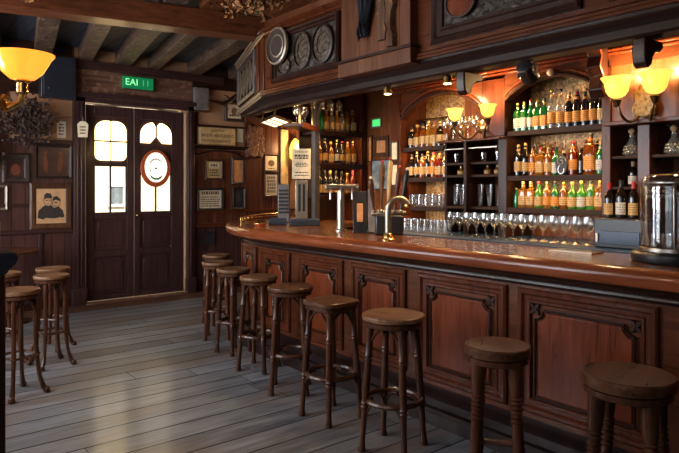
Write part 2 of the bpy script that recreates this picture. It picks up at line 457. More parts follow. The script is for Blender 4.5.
# door-wall panelling and mouldings
n_trim = [0]
def trim(mb, mat, bevel=.004):
    n_trim[0] += 1
    return struct('trim_%d' % n_trim[0], mb, mat, bevel)
yf = YB - .025
trim(MB().box((XL, yf, .98), (2.2, YB, 2.07)), M['wallpl'], 0)
trim(MB().box((XL, yf, .12), (2.2, YB, .94)), M['wallpl'], 0)
t = MB().box((XL, YB-.06, .94), (2.2, YB, .99)).box((XL, YB-.05, 1.27), (1.68, YB, 1.31)).box((XL, YB-.055, 2.05), (2.2, YB, 2.10)); trim(t, M['plumx'])
trim(MB().box((1.80, YB-.05, .12), (1.845, YB, .94)).box((0.9, YB-.05, .12), (.945, YB, .94)), M['plum'])
trim(MB().box((XL, YB-.03, 2.66), (2.2, YB, CZ)).box((XL, YB-.028, 2.10), (1.46, YB, 2.66)), M['darkx'], 0)
trim(MB().box((2.2, YB-.04, 2.725), (3.83, YB, 3.03)), M['header'])
trim(MB().box((3.83, yf, .98), (5.30, YB, 2.06)), M['wallp'], 0)
trim(MB().box((3.83, yf, .12), (6.0, YB, .94)), M['wallpl'], 0)
t = MB().box((3.83, YB-.06, .93), (4.72, YB, .985)).box((3.83, YB-.05, 1.13), (6.0, YB, 1.17)); trim(t, M['redx'])
trim(MB().box((3.83, YB-.03, 2.06), (3.90, YB, 2.95)).box((3.90, YB-.04, 2.40), (4.7, YB, 2.425)).box((3.90, YB-.03, 2.42), (3.925, YB, 2.62)).box((4.53, YB-.03, 2.14), (4.545, YB, 2.42)), M['darkx'])
trim(MB().box((4.69, yf-.008, 1.17), (5.02, YB, 3.0)).box((5.02, yf, 2.06), (6.0, YB, 3.0)), M['wallp'], 0)
trim(MB().box((3.83, YB-.04, 2.95), (6.0, YB, CZ)), M['darkx'], 0)
trim(MB().box((1.95, YB-.10, 3.03), (4.3, YB, 3.13)), M['plumx'])
struct('baseboard_back', MB().box((XL, YB-.045, 0), (2.2, YB, .12)).box((3.83, YB-.045, 0), (6.0, YB, .12)), M['darkx'], .005)
struct('baseboard_left', MB().box((XL, -2.5, 0), (XL+.03, YB-.05, .12)), M['darky'], .005)
# arched strip over the plank panel right of the door
arc = [(3.88, 1.98), (4.10, 2.045), (4.30, 2.055), (4.50, 2.04), (4.68, 1.96)]
trim(MB().tube([(x, YB-.035, z) for x, z in arc], .012), M['darkx'], 0)

trim(MB().box((XL+.05, 7.72, -.02), (5.0, YB-.05, .004)), wood('border_board_wood', (.045, .022, .014), (.15, .075, .045), .42, 'x', .3), 0)
# the double door
d = bpy.data.objects.new('door_1', None); COL.objects.link(d); d.location = (3.05, YB, 0); ORG[d] = Vector((3.05, YB, 0)); d['kind'] = 'structure'
d['label'] = 'dark double entrance door with rounded frosted lights'
fr = MB()
fr.box((2.20, YB-.09, 0), (2.34, YB, 2.66)); fr.box((3.745, YB-.09, 0), (3.84, YB, 2.66)); fr.box((2.20, YB-.09, 2.60), (3.84, YB, 2.72)); fr.box((2.16, YB-.12, 2.66), (3.88, YB, 2.72))
fr.box((2.18, YB-.11, 0), (2.36, YB, .22)); fr.box((3.73, YB-.11, 0), (3.86, YB, .22))
fr.box((2.235, YB-.105, .25), (2.26, YB, 2.58)); fr.box((2.285, YB-.105, .25), (2.305, YB, 2.58)); fr.box((3.775, YB-.105, .25), (3.80, YB, 2.58))
fr.build('door_frame', M['plum'], d, bevel=.005, world=True)
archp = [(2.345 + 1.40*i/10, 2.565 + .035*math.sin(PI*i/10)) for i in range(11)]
MB().tube([(2.352, YB-.02, .05)] + [(x, YB-.02, z) for x, z in archp] + [(3.738, YB-.02, .05)], .011, 8).build('frame_highlight_bead', M['rimw'], d, world=True)  # pale line painted for light reflected along the inner frame edge
MB().box((2.34, YB-.12, 0), (3.75, YB+.2, .022)).build('threshold', M['header'], d, bevel=.004, world=True)
def rounded(x0, x1, z0, z1, r):
    """outline with a radius per corner: bottom-left, bottom-right, top-right, top-left"""
    P = []
    for (cx, cz, a0, rr) in ((x0, z0, 180, r[0]), (x1, z0, 270, r[1]), (x1, z1, 0, r[2]), (x0, z1, 90, r[3])):
        if rr == 0: P.append((cx, cz)); continue
        ox = cx + (rr if cx == x0 else -rr); oz = cz + (rr if cz == z0 else -rr)
        for i in range(7):
            a = R(a0 + 15*i); P.append((ox + rr*math.cos(a), oz + rr*math.sin(a)))
    return P
def leaf(x0, x1, gx0, gx1, kind):
    y0, y1 = YB+.0, YB+.036
    b = MB()
    b.box((x0, y0, .03), (gx0, y1, 2.585)); b.box((gx1, y0, .03), (x1, y1, 2.585))
    for z0, z1 in ((.03, .10), (.59, .68), (1.10, 1.165), (1.80, 1.84), (2.44, 2.585)): b.box((gx0, y0, z0), (gx1, y1, z1))
    if kind == 'four': b.box((gx0, y0+.015, 1.84), (gx1, y1, 2.44))
    else: b.box((gx0, y0+.015, 1.84), (gx1, y1, 2.44))
    lf = b.build('door_leaf', M['plum'], d, bevel=.005, world=True)
    for z0, z1 in ((.10, .59), (.68, 1.10)):
        p = MB().box((gx0, y0+.020, z0), (gx1, y1-.003, z1)).box((gx0+.05, y0+.010, z0+.05), (gx1-.05, y0+.03, z1-.05))
        p.build('panel', M['plum'], lf, bevel=.006, world=True)
    mid = (gx0+gx1)/2
    # clear lower light with glazing bar
    MB().box((gx0, y0+.03, 1.165), (gx1, y0+.034, 1.80)).build('pane', M['window'], lf, world=True)
    MB().box((mid-.010, y0+.012, 1.165), (mid+.010, y0+.040, 1.80)).frame((gx0, y0+.03, 1.165), X, Z, -Y, gx1-gx0, .635, [(0,-.01),(0,.02),(.014,.02),(.014,-.01)]).build('glazing_bar', M['rimd'], lf, world=True)
    ps = []
    if kind == 'four':
        for (a0, a1) in ((gx0+.012, mid-.012), (mid+.012, gx1-.012)):
            lft = a0 < mid - .05
            ps.append(rounded(a0, a1, 1.865, 2.105, (.07, 0, 0, 0) if lft else (0, .07, 0, 0)))
            ps.append(rounded(a0, a1, 2.13, 2.385, (0, 0, 0, .13) if lft else (0, 0, .13, 0)))
    else:
        for (a0, a1) in ((gx0+.005, mid-.018), (mid+.018, gx1-.005)):
            lft = a0 < mid - .05
            q = rounded(a0, a1, 2.12, 2.40, (0, 0, .06, .17) if lft else (0, 0, .17, .06))
            if lft: q = [p for p in q if p != (a1, 2.12)]; q.insert(1, (a1-.07, 2.12)); q.insert(2, (a1, 2.20))
            else: q = [p for p in q if p != (a0, 2.12)]; q.insert(0, (a0, 2.20)); q.insert(1, (a0+.07, 2.12))
            ps.append(q)
    for q in ps: MB().poly((0, y0, 0), X, Z, -Y, q, -.012, .004).build('frosted_pane', M['pane'], lf, world=True)
    return lf
l1 = leaf(2.372, 2.997, 2.475, 2.905, 'four')
l2 = leaf(3.003, 3.716, 3.085, 3.535, 'two')
MB().ball((3.035, YB-.03, 1.13), .022).build('door_knob', M['brass'], l2, world=True)

# oval sign hung on the right-hand leaf
s_ = thing('oval_sign', (3.295, YB-.03, 1.77), 'oval cream sign with a red ring hung on the entrance door', 'sign')
ov = lambda a, b, n=40: [(a*math.cos(2*PI*i/n), b*math.sin(2*PI*i/n)) for i in range(n)]
MB().poly((3.295, YB-.004, 1.77), X, Z, -Y, ov(.215, .257), 0, .022).build('ring', M['redring'], s_, bevel=.005, world=True)
MB().poly((3.295, YB-.026, 1.77), X, Z, -Y, ov(.222, .264), -.002, .003).build('dark_border', M['rimd'], s_, world=True) if 0 else None
MB().poly((3.295, YB-.026, 1.785), X, Z, -Y, ov(.158, .205), -.002, .006).build('face', M['ovalw'], s_, world=True)
mk = MB()
for i in range(9):
    a = R(140 - 11*i); cx, cz = 3.295 + .115*math.cos(a), 1.785 + .135*math.sin(a) - .02
    mk.poly((cx, YB-.032, cz), Vector((math.sin(a),0,-math.cos(a))), Vector((math.cos(a),0,math.sin(a))), -Y, [(-.009,-.010-(i%2)*.003),(.008,-.012),(.006,.010+(i%3)*.003),(-.006,.012)], 0, .002)
mk.build('lettering', M['ink'], s_, world=True)
mk = MB()
mk.poly((3.295, YB-.032, 1.655), X, Z, -Y, [(-.09,.035),(-.055,.005),(-.02,-.015),(.025,-.015),(.06,.005),(.085,.035),(.08,-.01),(.04,-.042),(-.03,-.042),(-.075,-.01)], 0, .002)
mk.poly((3.21, YB-.032, 1.74), X, Z, -Y, [(-.02,-.015),(.0,-.012),(.018,.012),(.005,.020),(-.008,.004)], 0, .002)
mk.poly((3.295, YB-.032, 1.765), X, Z, -Y, [(-.02,.0),(.0,-.012),(.015,.003),(.02,.018),(-.008,.020)], 0, .002)
mk.build('emblem', M['green'], s_, world=True)

# street beyond the door glass
struct('street', MB().box((-3, YB+.25, -.15), (12, 15, -.05)), M['street'])
th = thing('townhouse', (4.2, 12.6, -.05), 'pale building across the street seen through the door glass', 'building')
MB().box((-2, 12.6, -.05), (11, 13.2, 7)).build('wall', M['stone'], th, world=True)
for i in range(7):
    x = -.28 + i*1.45
    f = MB().frame((x, 12.6, 1.12), X, Z, -Y, .34, .46, [(0,-.05),(0,.06),(.05,.06),(.05,-.05)]).build('window', M['white'], th, world=True)
    MB().box((x+.05, 12.57, 1.17), (x+.29, 12.59, 1.53)).build('pane', M['streetwin'], f, world=True)

# ceiling beams (the joists run a little askew to the room)
CA = R(-11)
def cbeam(name, c, L, wd, z0, mat, along, z1=CZ):
    u = Vector((math.cos(CA), math.sin(CA), 0)); v = Vector((-math.sin(CA), math.cos(CA), 0))
    if along == 'v': u, v = v, u
    return MB().fbox((c[0], c[1], 0), u, v, Z, (-L/2, -wd/2, z0), (L/2, wd/2, z1)), name
vd = Vector((-math.sin(CA), math.cos(CA), 0))
for x, wd in ((1.30, .20), (1.86, .20), (2.36, .17), (2.84, .20), (3.26, .15), (3.86, .20), (4.5, .18)):
    c = Vector((x, YB, 0)) - vd * 1.72
    mb, nm = cbeam('beam', (c.x, c.y), 3.35, wd, 3.13, M['beam'], 'v', CZ)
    trim(mb, M['beam'], .012)
mb, nm = cbeam('beam', (1.35, 5.42), 3.75, .24, 2.93, M['bigbeam'], 'u', 3.125); trim(mb, M['bigbeam'], .012)
for x in (0.75, 2.35):
    mb, nm = cbeam('beam', (x, 4.0), 2.3, .20, 3.12, M['bigbeam'], 'v', CZ); trim(mb, M['bigbeam'], .012)
mb, nm = cbeam('beam', (1.2, 2.7), 4.2, .24, 2.98, M['bigbeam'], 'u', CZ); trim(mb, M['bigbeam'], .012)
trim(MB().fbox((1.4, 4.05, 0), Vector((math.cos(CA), math.sin(CA), 0)), vd, Z, (-1.5, -1.1, 3.275), (1.6, 1.1, 3.299)), M['tin'], 0)
trim(MB().box((1.35, YB-.02, 2.07), (1.36, YB, 2.08)), M['darkx'], 0) if 0 else None

STRIPS = []; LAMPS = []; DOWN = []; LEDP = 2.0; EXPOSURE = .45

# ------------------------------------------------------------------ bar counter
BX = 2.8; BYE = 4.6; BC = (5.2, 4.6); BA, BB = 2.4, 2.5
def bar_path(y0=-1.3, x1=5.99):
    P = [((BX, y0), (-1, 0)), ((BX, 1.0), (-1, 0)), ((BX, 3.0), (-1, 0))]
    for i in range(25):
        t = (PI/2)*i/24; p = (BC[0]-BA*math.cos(t), BC[1]+BB*math.sin(t))
        n = Vector((-math.cos(t)/BA, math.sin(t)/BB)).normalized(); P.append((p, (n.x, n.y)))
    P.append(((x1, BC[1]+BB), (0, 1)))
    return P
path = bar_path()
bw = thing('bar_worktop', (BX, 2.5, 1.03), 'long curved polished wooden bar top with a thick rounded front edge', 'bar top')
outer = [(p[0]-n[0]*.07, p[1]-n[1]*.07) for p, n in path]
inner = [(5.99, 5.95), (4.785, 5.95), (4.785, 5.3), (4.5, 5.22), (3.95, 4.95), (3.62, 4.55), (3.48, 4.0), (3.48, -1.3)]
MB().poly((0,0,0), X, Y, Z, outer + inner, 1.075, 1.12).build('top_board', M['top'], bw, world=True)
MB().sweep(path, [(.11,1.035),(.05,1.035),(.018,1.043),(.004,1.062),(0,1.085),(.006,1.108),(.022,1.124),(.05,1.131),(.085,1.129),(.11,1.121)]).build('front_edge', M['edge'], bw, world=True)
MB().sweep(path, [(.21,.985),(.15,.985),(.135,1.0),(.11,1.012),(.085,1.022),(.075,1.035),(.21,1.035)]).build('under_moulding', M['dark'], bw, world=True)
bf = thing('bar_counter', (3.0, 2.5, 0), 'panelled red-brown wooden bar front under the curved bar top', 'bar counter')
MB().sweep(path, [(.26,.12),(.20,.12),(.20,.985),(.26,.985)]).build('body', M['redy'], bf, world=True)
MB().sweep(path, [(.25,0),(.07,0),(.07,.075),(.085,.095),(.115,.10),(.12,.145),(.14,.165),(.165,.175),(.185,.20),(.25,.20)]).build('skirting', M['darky'], bf, world=True)
MB().sweep(path, [(.21,.945),(.185,.95),(.175,.965),(.18,.985),(.21,.985)]).build('cornice', M['darky'], bf, world=True)
def bar_panel(o, u, w, h, first):
    """raised and notched panel; o lower left corner on the bar body, u along the bar"""
    n = u.cross(Z); n.normalize()
    f = MB().frame(o, u, Z, n, w, h, [(0,-.01),(0,.018),(.012,.028),(.03,.026),(.042,.012),(.060,.010),(.066,.018),(.078,.018),(.086,.006),(.086,-.01)])
    p = f.build('panel', M['red'], bf, world=True)
    m = .125; c = .05
    fw, fh = w-2*m, h-2*m+.02; fo = o + u*m + Z*(m-.02)
    out = [(0,0),(fw,0),(fw,fh-c),(fw-c*.45,fh-c),(fw-c,fh-c*.45),(fw-c,fh),(c,fh),(c,fh-c*.45),(c*.45,fh-c),(0,fh-c)]
    MB().poly(fo, u, Z, n, out, -.005, .014).build('field', M['field'], p, bevel=.007, world=True)
    k = len(out); rim = MB(); pts = [fo + u*a + Z*b + n*.014 for a, b in [(x+(-.012 if x < fw/2 else .012), z+(-.012 if z < fh/2 else .012)) for x, z in out]]
    rim.tube(pts, .0075, 6, True); rim.build('field_moulding', M['dark'], p, world=True)
    for sx in (0, 1):
        cx = o + u*((.108 if sx == 0 else w-.108)) + Z*(h-.112)
        e = MB()
        for a in (45, 135):
            q = u*math.cos(R(a)) + Z*math.sin(R(a)); r_ = n.cross(q)
            e.poly(cx + n*.004, q, r_, n, [(-.046,0),(-.02,.013),(0,.006),(.02,.013),(.046,0),(.02,-.013),(0,-.006),(-.02,-.013)], 0, .014)
        e.build('corner_ornament', M['dark'], p, bevel=.003, world=True)
for y0, y1 in ((.42, 1.20), (1.31, 2.09), (2.17, 2.88), (3.00, 3.58), (3.69, 4.31), (4.42, 4.90)):
    bar_panel(Vector((3.0, y1, .235)), Vector((0,-1,0)), y1-y0, .70, 0)
def ell(t, d): 
    n = Vector((-math.cos(t)/BA, math.sin(t)/BB)).normalized()
    return Vector((BC[0]-BA*math.cos(t)-n.x*d, BC[1]+BB*math.sin(t)-n.y*d, 0)), Vector((n.x, n.y, 0))
for t0, t1 in ((.19, .40), (.46, .67), (.76, 1.0)):
    a, _ = ell(t1, .203); b, _ = ell(t0, .203); u = (b-a); wdt = u.length; u.normalize()
    _, n = ell((t0+t1)/2, .2)
    mid, _ = ell((t0+t1)/2, .2); chord = (a+b)/2; off = (mid-chord).dot(n)
    bar_panel(a + n*(off*.9) + Z*.235, u, wdt, .70, 0)
# brass rail along the far edge of the bar
br = thing('brass_rail', (4.0, 6.7, 1.12), 'low ribbed brass rail along the far curved edge of the bar top', 'rail')
pts = []
for i in range(15):
    p, _ = ell(.62 + .95*i/14, .16); pts.append(p)
MB().tube([p + Z*1.165 for p in pts], .011).build('top_rail', M['brass'], br, world=True)
MB().tube([p + Z*1.134 for p in pts], .012).build('bottom_rail', M['brass'], br, world=True)
for i in range(0, 15): MB().lathe([(.009,1.1225),(.009,1.165)], pts[i], 8).build('baluster', M['brass'], br, world=True)

# ------------------------------------------------------------------ canopy over the bar
cx0 = 3.0
cp = [((cx0, -1.3), (-1, 0)), ((cx0, 3.64), (-1, 0)), ((cx0, 4.84), None), ((3.58, 6.36), None), ((4.0, 6.62), None), ((5.99, 6.7), None)]
def with_normals(pts):
    out = []
    for i, p in enumerate(pts):
        ns = []
        for j in (i-1, i):
            if 0 <= j < len(pts)-1:
                d = Vector((pts[j+1][0]-pts[j][0], pts[j+1][1]-pts[j][1])).normalized(); ns.append(Vector((-d.y, d.x)))
        n = sum(ns, Vector((0,0)))
        if len(ns) == 2: n = n / (1 + ns[0].dot(ns[1]))
        out.append((p, (n.x, n.y)))
    return out
cpath = with_normals([p for p, _ in cp])
ca = thing('bar_canopy', (cx0, 3, 2.25), 'panelled wooden canopy hanging over the bar with carved panels', 'canopy')
MB().sweep(cpath, [(0,2.36),(.0,2.93),(.03,2.99),(.01,3.05),(.06,3.12),(-.02,3.22),(-.06,CZ-.002),(.16,CZ-.002),(.16,2.36)]).build('fascia', M['redy'], ca, world=True)
MB().sweep(cpath, [(.16,2.25),(.06,2.25),(.045,2.262),(.045,2.30),(.02,2.335),(0,2.345),(0,2.36),(.16,2.36)], lambda y, z: z + (2.36-z)*.85*min(1, max(0, (y-4.84)/1.4))).build('cornice_band', M['darky'], ca, world=True)
MB().sweep(cpath, [(.01,2.905),(-.022,2.91),(-.034,2.925),(-.02,2.94),(-.045,2.955),(-.045,2.97),(.02,2.975)]).build('top_moulding', M['red'], ca, world=True)
MB().sweep(cpath, [(.01,2.36),(-.030,2.362),(-.036,2.374),(-.024,2.386),(-.030,2.398),(-.012,2.412),(.01,2.414)]).build('lip_moulding', M['redy'], ca, world=True)
# a wood soffit closes the canopy towards the back wall
so = [(3.155, -1.3), (4.315, -1.3), (4.315, 5.40), (4.0, 5.42), (4.0, 6.1), (3.60, 6.1), (3.155, 4.86)]
MB().poly((0,0,0), X, Y, Z, so[::-1], 2.66, 2.70).build('soffit', M['redy'], ca, world=True)
def canopy_panel(name, y0, y1, z0, z1, mat, prof, fm, x=cx0):
    o = Vector((x, y1, z0)); u = Vector((0,-1,0)); n = Vector((-1,0,0))
    f = MB().frame(o, u, Z, n, y1-y0, z1-z0, prof).build(name, fm, ca, world=True)
    MB().fbox(o, u, Z, n, (.03,.03,-.01), (y1-y0-.03, z1-z0-.03, .006)).build('field', mat, f, world=True)
    return f
FR = [(0,-.01),(0,.03),(.012,.045),(.028,.040),(.036,.022),(.052,.020),(.060,.008),(.060,-.01)]
canopy_panel('plate_panel', 3.72, 4.70, 2.445, 2.89, M['carve'], FR, M['dark'])
# end panel on the canted face
ea = Vector((3.58, 6.36, 2.445)); eb = Vector((3.0, 4.84, 2.445)); eu = (eb-ea).normalized(); en = eu.cross(Z)
ln = (eb-ea).length
f = MB().frame(ea + eu*.08, eu, Z, en, ln-.50, .445, FR).build('end_panel', M['rimd'], ca, world=True)
MB().fbox(ea + eu*.08, eu, Z, en, (.03,.03,-.01), (ln-.53, .415, .006)).build('field', M['carve'], f, world=True)
bd = MB()
for zz, hh in ((2.452,.04),(2.478,.034),(2.868,.034),(2.884,.04)):
    bd.tube([ea + eu*.06 + Z*(zz-2.445) + en*hh, ea + eu*(ln-.42) + Z*(zz-2.445) + en*hh], .006, 6)
bd.build('frame_highlight_bead', M['rimw'], f, world=True)  # moulding highlights of the end panel, drawn as pale beads
bd = MB()
for zz, hh in ((2.352,.030),(2.374,.040),(2.396,.034),(2.925,.042),(2.952,.050)):
    bd.tube([ea + Z*(zz-2.445) + en*hh, ea + eu*(ln-.03) + Z*(zz-2.445) + en*hh], .0065, 6)
bd.build('lip_highlight_bead', M['rimw'], ca, world=True)  # white reflection along the canted lip, painted as pale beads
pl = MB()
for i in range(5):
    c = ea + eu*(.27 + i*.215) + Z*.2225 + en*.012
    pl.poly(c, eu, Z, en, [(.085*math.cos(q*PI/10), .165*math.sin(q*PI/10)) for q in range(20)], 0, .02)
pl.build('carved_roundels', M['plate'], f, bevel=.008, world=True)
MB().fbox(ea, eu, Z, en, (ln-.40, -.03, -.01), (ln-.26, .46, .025)).fbox(ea, eu, Z, en, (ln-.20, -.03, -.01), (ln-.03, .46, .018)).build('pilaster', M['red'], ca, bevel=.006, world=True)
# block in the middle
b = MB().box((2.93, 2.90, 2.46), (3.01, 3.64, CZ-.02)).build('centre_block', M['canop'], ca, bevel=.006, world=True)
MB().box((2.915, 2.88, 2.34), (3.01, 3.66, 2.445)).build('block_base', M['canop'], ca, bevel=.006, world=True)
MB().box((2.905, 2.87, 2.445), (3.01, 3.67, 2.465)).build('block_ledge', M['dark'], ca, bevel=.004, world=True)
FR2 = [(0,-.01),(0,.02),(.014,.034),(.03,.028),(.045,.012),(.075,.012),(.084,.022),(.098,.020),(.105,.006),(.105,-.01)]
canopy_panel('large_panel', 1.70, 2.76, 2.44, 2.895, M['carve'], FR2, M['dark'])
canopy_panel('large_panel', .45, 1.55, 2.44, 2.895, M['carve'], FR2, M['dark'])
# plates displayed on the canopy
def plate(y, z, ry, rz, label, dx, rim, mat, tiltz=0):
    r = thing('plate', (cx0-dx, y, z), label, 'plate', 'plates on the canopy')
    n = Vector((-1,0,0)); u = Vector((0,-1,0))
    def ringp(a0, a1, h0, h1, m, nm, par):
        k = 36; mb = MB(); vs = []; fs = []
        for j, (s_, h) in enumerate(((a0, 0), (a0, h0), (a1, h1), (a1, 0))):
            for i in range(k):
                a = 2*PI*i/k; vs.append(Vector((cx0-dx, y, z)) + u*(math.cos(a)*ry*s_) + Z*(math.sin(a)*rz*s_) + n*h)
        for j in range(3):
            for i in range(k): fs.append((j*k+i, j*k+(i+1) % k, (j+1)*k+(i+1) % k, (j+1)*k+i))
        for i in range(k): fs.append((3*k+i, 3*k+(i+1) % k, (i+1) % k, i))
        mb.add(vs, fs); return mb.build(nm, m, par, world=True)
    MB().poly((cx0-dx, y, z), u, Z, n, [(ry*.96*math.cos(2*PI*i/36), rz*.96*math.sin(2*PI*i/36)) for i in range(36)], 0, .010).build('dish', mat, r, world=True)
    ringp(1.0, .90, .022, .030, rim, 'rim', r)
    ringp(.62, .54, .014, .018, rim if rim is M['rimw'] else M['plate'], 'inner_ring', r)
plate(4.55, 2.755, .165, .165, 'dark oval dish with a pale rim overlapping the canopy frame', .052, M['rimw'], M['rimd'])
plate(4.50, 2.572, .095, .066, 'small patterned dish low behind the pale-rimmed dish', .008, M['plate'], M['plate'])
plate(4.22, 2.665, .120, .155, 'patterned grey plate in the middle of the canopy panel', .010, M['plate'], M['plate'])
plate(3.935, 2.667, .140, .158, 'largest patterned plate beside the wooden block of the canopy', .010, M['rimd'], M['plate'])
dk = thing('round_tray', (cx0-.02, 2.50, 2.66), 'golden round tray with a dark edge on the large canopy panel', 'tray')
MB().poly((cx0-.012, 2.50, 2.667), Vector((0,-1,0)), Z, Vector((-1,0,0)), [(.115*math.cos(2*PI*i/36), .098*math.sin(2*PI*i/36)) for i in range(36)], 0, .02).build('disc', M['field'], dk, bevel=.005, world=True)
MB().tube([(cx0-.034, 2.50-.115*math.cos(2*PI*i/36), 2.667+.098*math.sin(2*PI*i/36)) for i in range(36)], .008, 6, True).build('rim', M['rimd'], dk, world=True)
# black cloth and driftwood hung on the block
cl = MB(); n_ = 13; rows = 16; vs = []; fs = []
for j in range(rows+1):
    for i in range(n_):
        s = i/(n_-1); z = 3.25 - j/rows*.70
        wdt = .22*(1-.62*(j/rows)**1.3); yy = 3.335 + (.5-s)*wdt + .02*math.sin(j*.5)
        if j == rows: z += .16*abs(math.sin(s*8+1.2))
        vs.append((2.915 - .018*(1+math.sin(s*19+j*.25)) - .012*math.sin(s*PI), yy, z))
for j in range(rows):
    for i in range(n_-1): fs.append((j*n_+i, j*n_+i+1, (j+1)*n_+i+1, (j+1)*n_+i))
o = cl.add(vs, fs).build('hanging_cloth', M['cloth'], None, loc=(2.9, 3.36, 3.2), world=True)
sol = o.modifiers.new('thick', 'SOLIDIFY'); sol.thickness = .01
tag(o, 'black ragged cloth hanging on the wooden canopy block', 'cloth')
dw = MB(); rd = random.Random(21); lft = []; rgt = []; NR = 26
for i in range(NR+1):
    z = 2.475 + (3.27-2.475)*i/NR
    lft.append((-.085 + rd.uniform(-.012,.012) + .008*math.sin(i*.5), z)); rgt.append((.085 + rd.uniform(-.012,.012) + .006*math.sin(i*.7+1), z))
def slab(ca_, cb_, th_):
    vs = []; fs = []
    for (a0, z), (b0, _) in zip(ca_, cb_):
        m0 = (a0+b0)/2
        for yy_, xx_ in ((a0, 0), (a0+.008, th_*.7), (m0, th_), (b0-.008, th_*.75), (b0, 0)): vs.append((2.925-xx_-rd.uniform(0,.008), 3.115-yy_, z))
    for i in range(len(ca_)-1):
        for j in range(5): fs.append((i*5+j, i*5+(j+1) % 5, (i+1)*5+(j+1) % 5, (i+1)*5+j))
    fs.append(list(range(5))[::-1]); fs.append([(len(ca_)-1)*5+j for j in range(5)])
    dw.add(vs, fs)
mid_ = [(.01+.008*math.sin(i*.45)+rd.uniform(-.006,.006), z) for i, (_, z) in enumerate(lft)]
slab(lft[2:], [(y-.004 if i < 6 else y+.001, z) for i, (y, z) in enumerate(mid_)][2:], .035)
slab([(y+.004 if i < 6 else y+.001, z) for i, (y, z) in enumerate(mid_)], rgt, .045)
tag(dw.build('driftwood', M['drift'], None, loc=(2.9, 3.2, 2.48), world=True), 'split weathered driftwood board beside the black cloth on the canopy', 'driftwood')

# ------------------------------------------------------------------ back bar
WX = 4.80   # wall behind
FX = 4.40   # face of the back bar
bb = thing('back_bar', (4.6, 3.0, 0), 'carved wooden back bar with two arched bottle recesses and side cupboards', 'back bar')
MB().box((4.76, 1.0, 1.0), (4.795, 4.70, 2.655)).build('back_panel', M['boards'], bb, world=True)
MB().box((4.74, 2.33, 1.30), (4.765, 3.18, 2.45)).build('gold_backing', M['gold'], bb, world=True)
MB().box((4.74, 3.90, 1.10), (4.765, 4.455, 2.45)).build('gold_backing', M['gold'], bb, world=True)
MB().box((4.12, 1.0, .10), (4.76, 4.70, 1.03)).build('lower_cabinet', M['navyd'], bb, bevel=.004, world=True)
MB().box((3.97, 1.0, 1.03), (4.78, 4.70, 1.08)).build('counter', M['navy'], bb, bevel=.006, world=True)
for a, b in ((1.0, 2.05), (2.08, 3.2), (3.23, 4.68)): 
    q = MB().frame((4.12, b, .2), Vector((0,-1,0)), Z, Vector((-1,0,0)), b-a, .80, [(0,-.01),(0,.012),(.05,.012),(.06,.004),(.06,-.01)]).build('door', M['navyd'], bb, world=True)
    MB().box((4.095, (a+b)/2-.06, .93), (4.11, (a+b)/2+.06, .945)).build('handle', M['steel'], q, world=True)
def post(y0, y1, z0, z1, x0=FX-.04, mat='red'):
    p = MB().box((x0, y0, z0), (4.77, y1, z1)).build('pilaster', M[mat], bb, bevel=.006, world=True)
    return p
p1 = post(4.455, 4.60, 1.08, 2.45)
post(3.20, 3.44, 1.95, 2.45, FX-.02); post(3.18, 3.27, 1.08, 1.95, FX-.02, 'dark'); post(3.87, 3.90, 1.08, 1.94, FX, 'dark')
post(2.265, 2.335, 1.08, 2.45, FX-.02); post(1.98, 2.07, 1.08, 1.95, FX-.02); post(3.585, 3.62, 1.08, 1.94, FX-.06, 'dark')
# arch spandrels
def arch(y0, y1, zs, rise, ztop):
    N = 16; vs = []; fs = []; mb = MB()
    P = [(y1-(y1-y0)*i/N, zs + rise*math.sin(PI*i/N)**.8) for i in range(N+1)]
    for x in (FX-.02, FX+.06):
        for y, z in P: vs += [(x, y, z), (x, y, ztop)]
    m = 2*(N+1)
    for i in range(N):
        a = 2*i
        fs += [(a, a+2, a+3, a+1), (m+a, m+a+1, m+a+3, m+a+2), (a, m+a, m+a+2, a+2), (a+1, a+3, m+a+3, m+a+1)]
    fs += [(0, 1, m+1, m), (2*N, m+2*N, m+2*N+1, 2*N+1)]
    f = mb.add(vs, fs).build('arch', M['redy'], bb, world=True)
    for off, r_, mt in ((.012, .016, 'dark'), (.055, .010, 'field')):
        MB().tube([(FX-.025, y + (0), z + off) for y, z in P], r_, 8).build('arch_moulding', M[mt], f, world=True)
arch(2.335, 3.20, 2.235, .165, 2.52)
arch(3.44, 4.455, 2.19, .21, 2.52)
MB().box((FX-.02, 1.0, 2.40), (FX+.06, 2.335, 2.72)).box((FX-.02, 2.335, 2.50), (FX+.06, 4.70, 2.72)).build('frieze', M['redy'], bb, world=True)
k = MB()
for z, dx in ((2.475, .03), (2.50, .045), (2.545, .06)): k.box((FX-.02-dx, 1.0, z), (FX, 4.70, z+.018))
k.build('cornice', M['field'], bb, bevel=.004, world=True)
MB().ball((FX-.05, 2.74, 2.42), .03).build('knob', M['cream'], bb, world=True)
# upper board of the right-hand side with the ledge under the wall lamps
MB().box((FX, 1.0, 1.985), (FX+.05, 2.27, 2.40)).build('lamp_board', M['boards'], bb, world=True)
MB().box((FX-.07, 1.0, 1.955), (4.77, 2.30, 1.985)).build('ledge', M['redy'], bb, bevel=.005, world=True)
def shelf(y0, y1, z, x0=FX, mat='shelfw', led=False):
    s_ = MB().box((x0, y0, z-.022), (4.765, y1, z)).build('shelf', M[mat], bb, bevel=.003, world=True)
    if led:
        MB().box((x0+.012, y0+.03, z-.030), (x0+.027, y1-.03, z-.0225)).build('light_strip', M['led'], s_, world=True)
        MB().box((x0-.012, y0, z-.040), (x0, y1, z+.003)).build('lip', M[mat], s_, bevel=.003, world=True)
        STRIPS.append((x0+.0195, (y0+y1)/2, z-.034, y1-y0-.08, LEDP))
for z in (1.98, 1.60, 1.33): shelf(2.335, 3.18, z, FX, led=True)
MB().box((4.60, 2.335, 1.98), (4.765, 3.18, 2.06)).build('bottle_step', M['shelfw'], bb, bevel=.003, world=True)
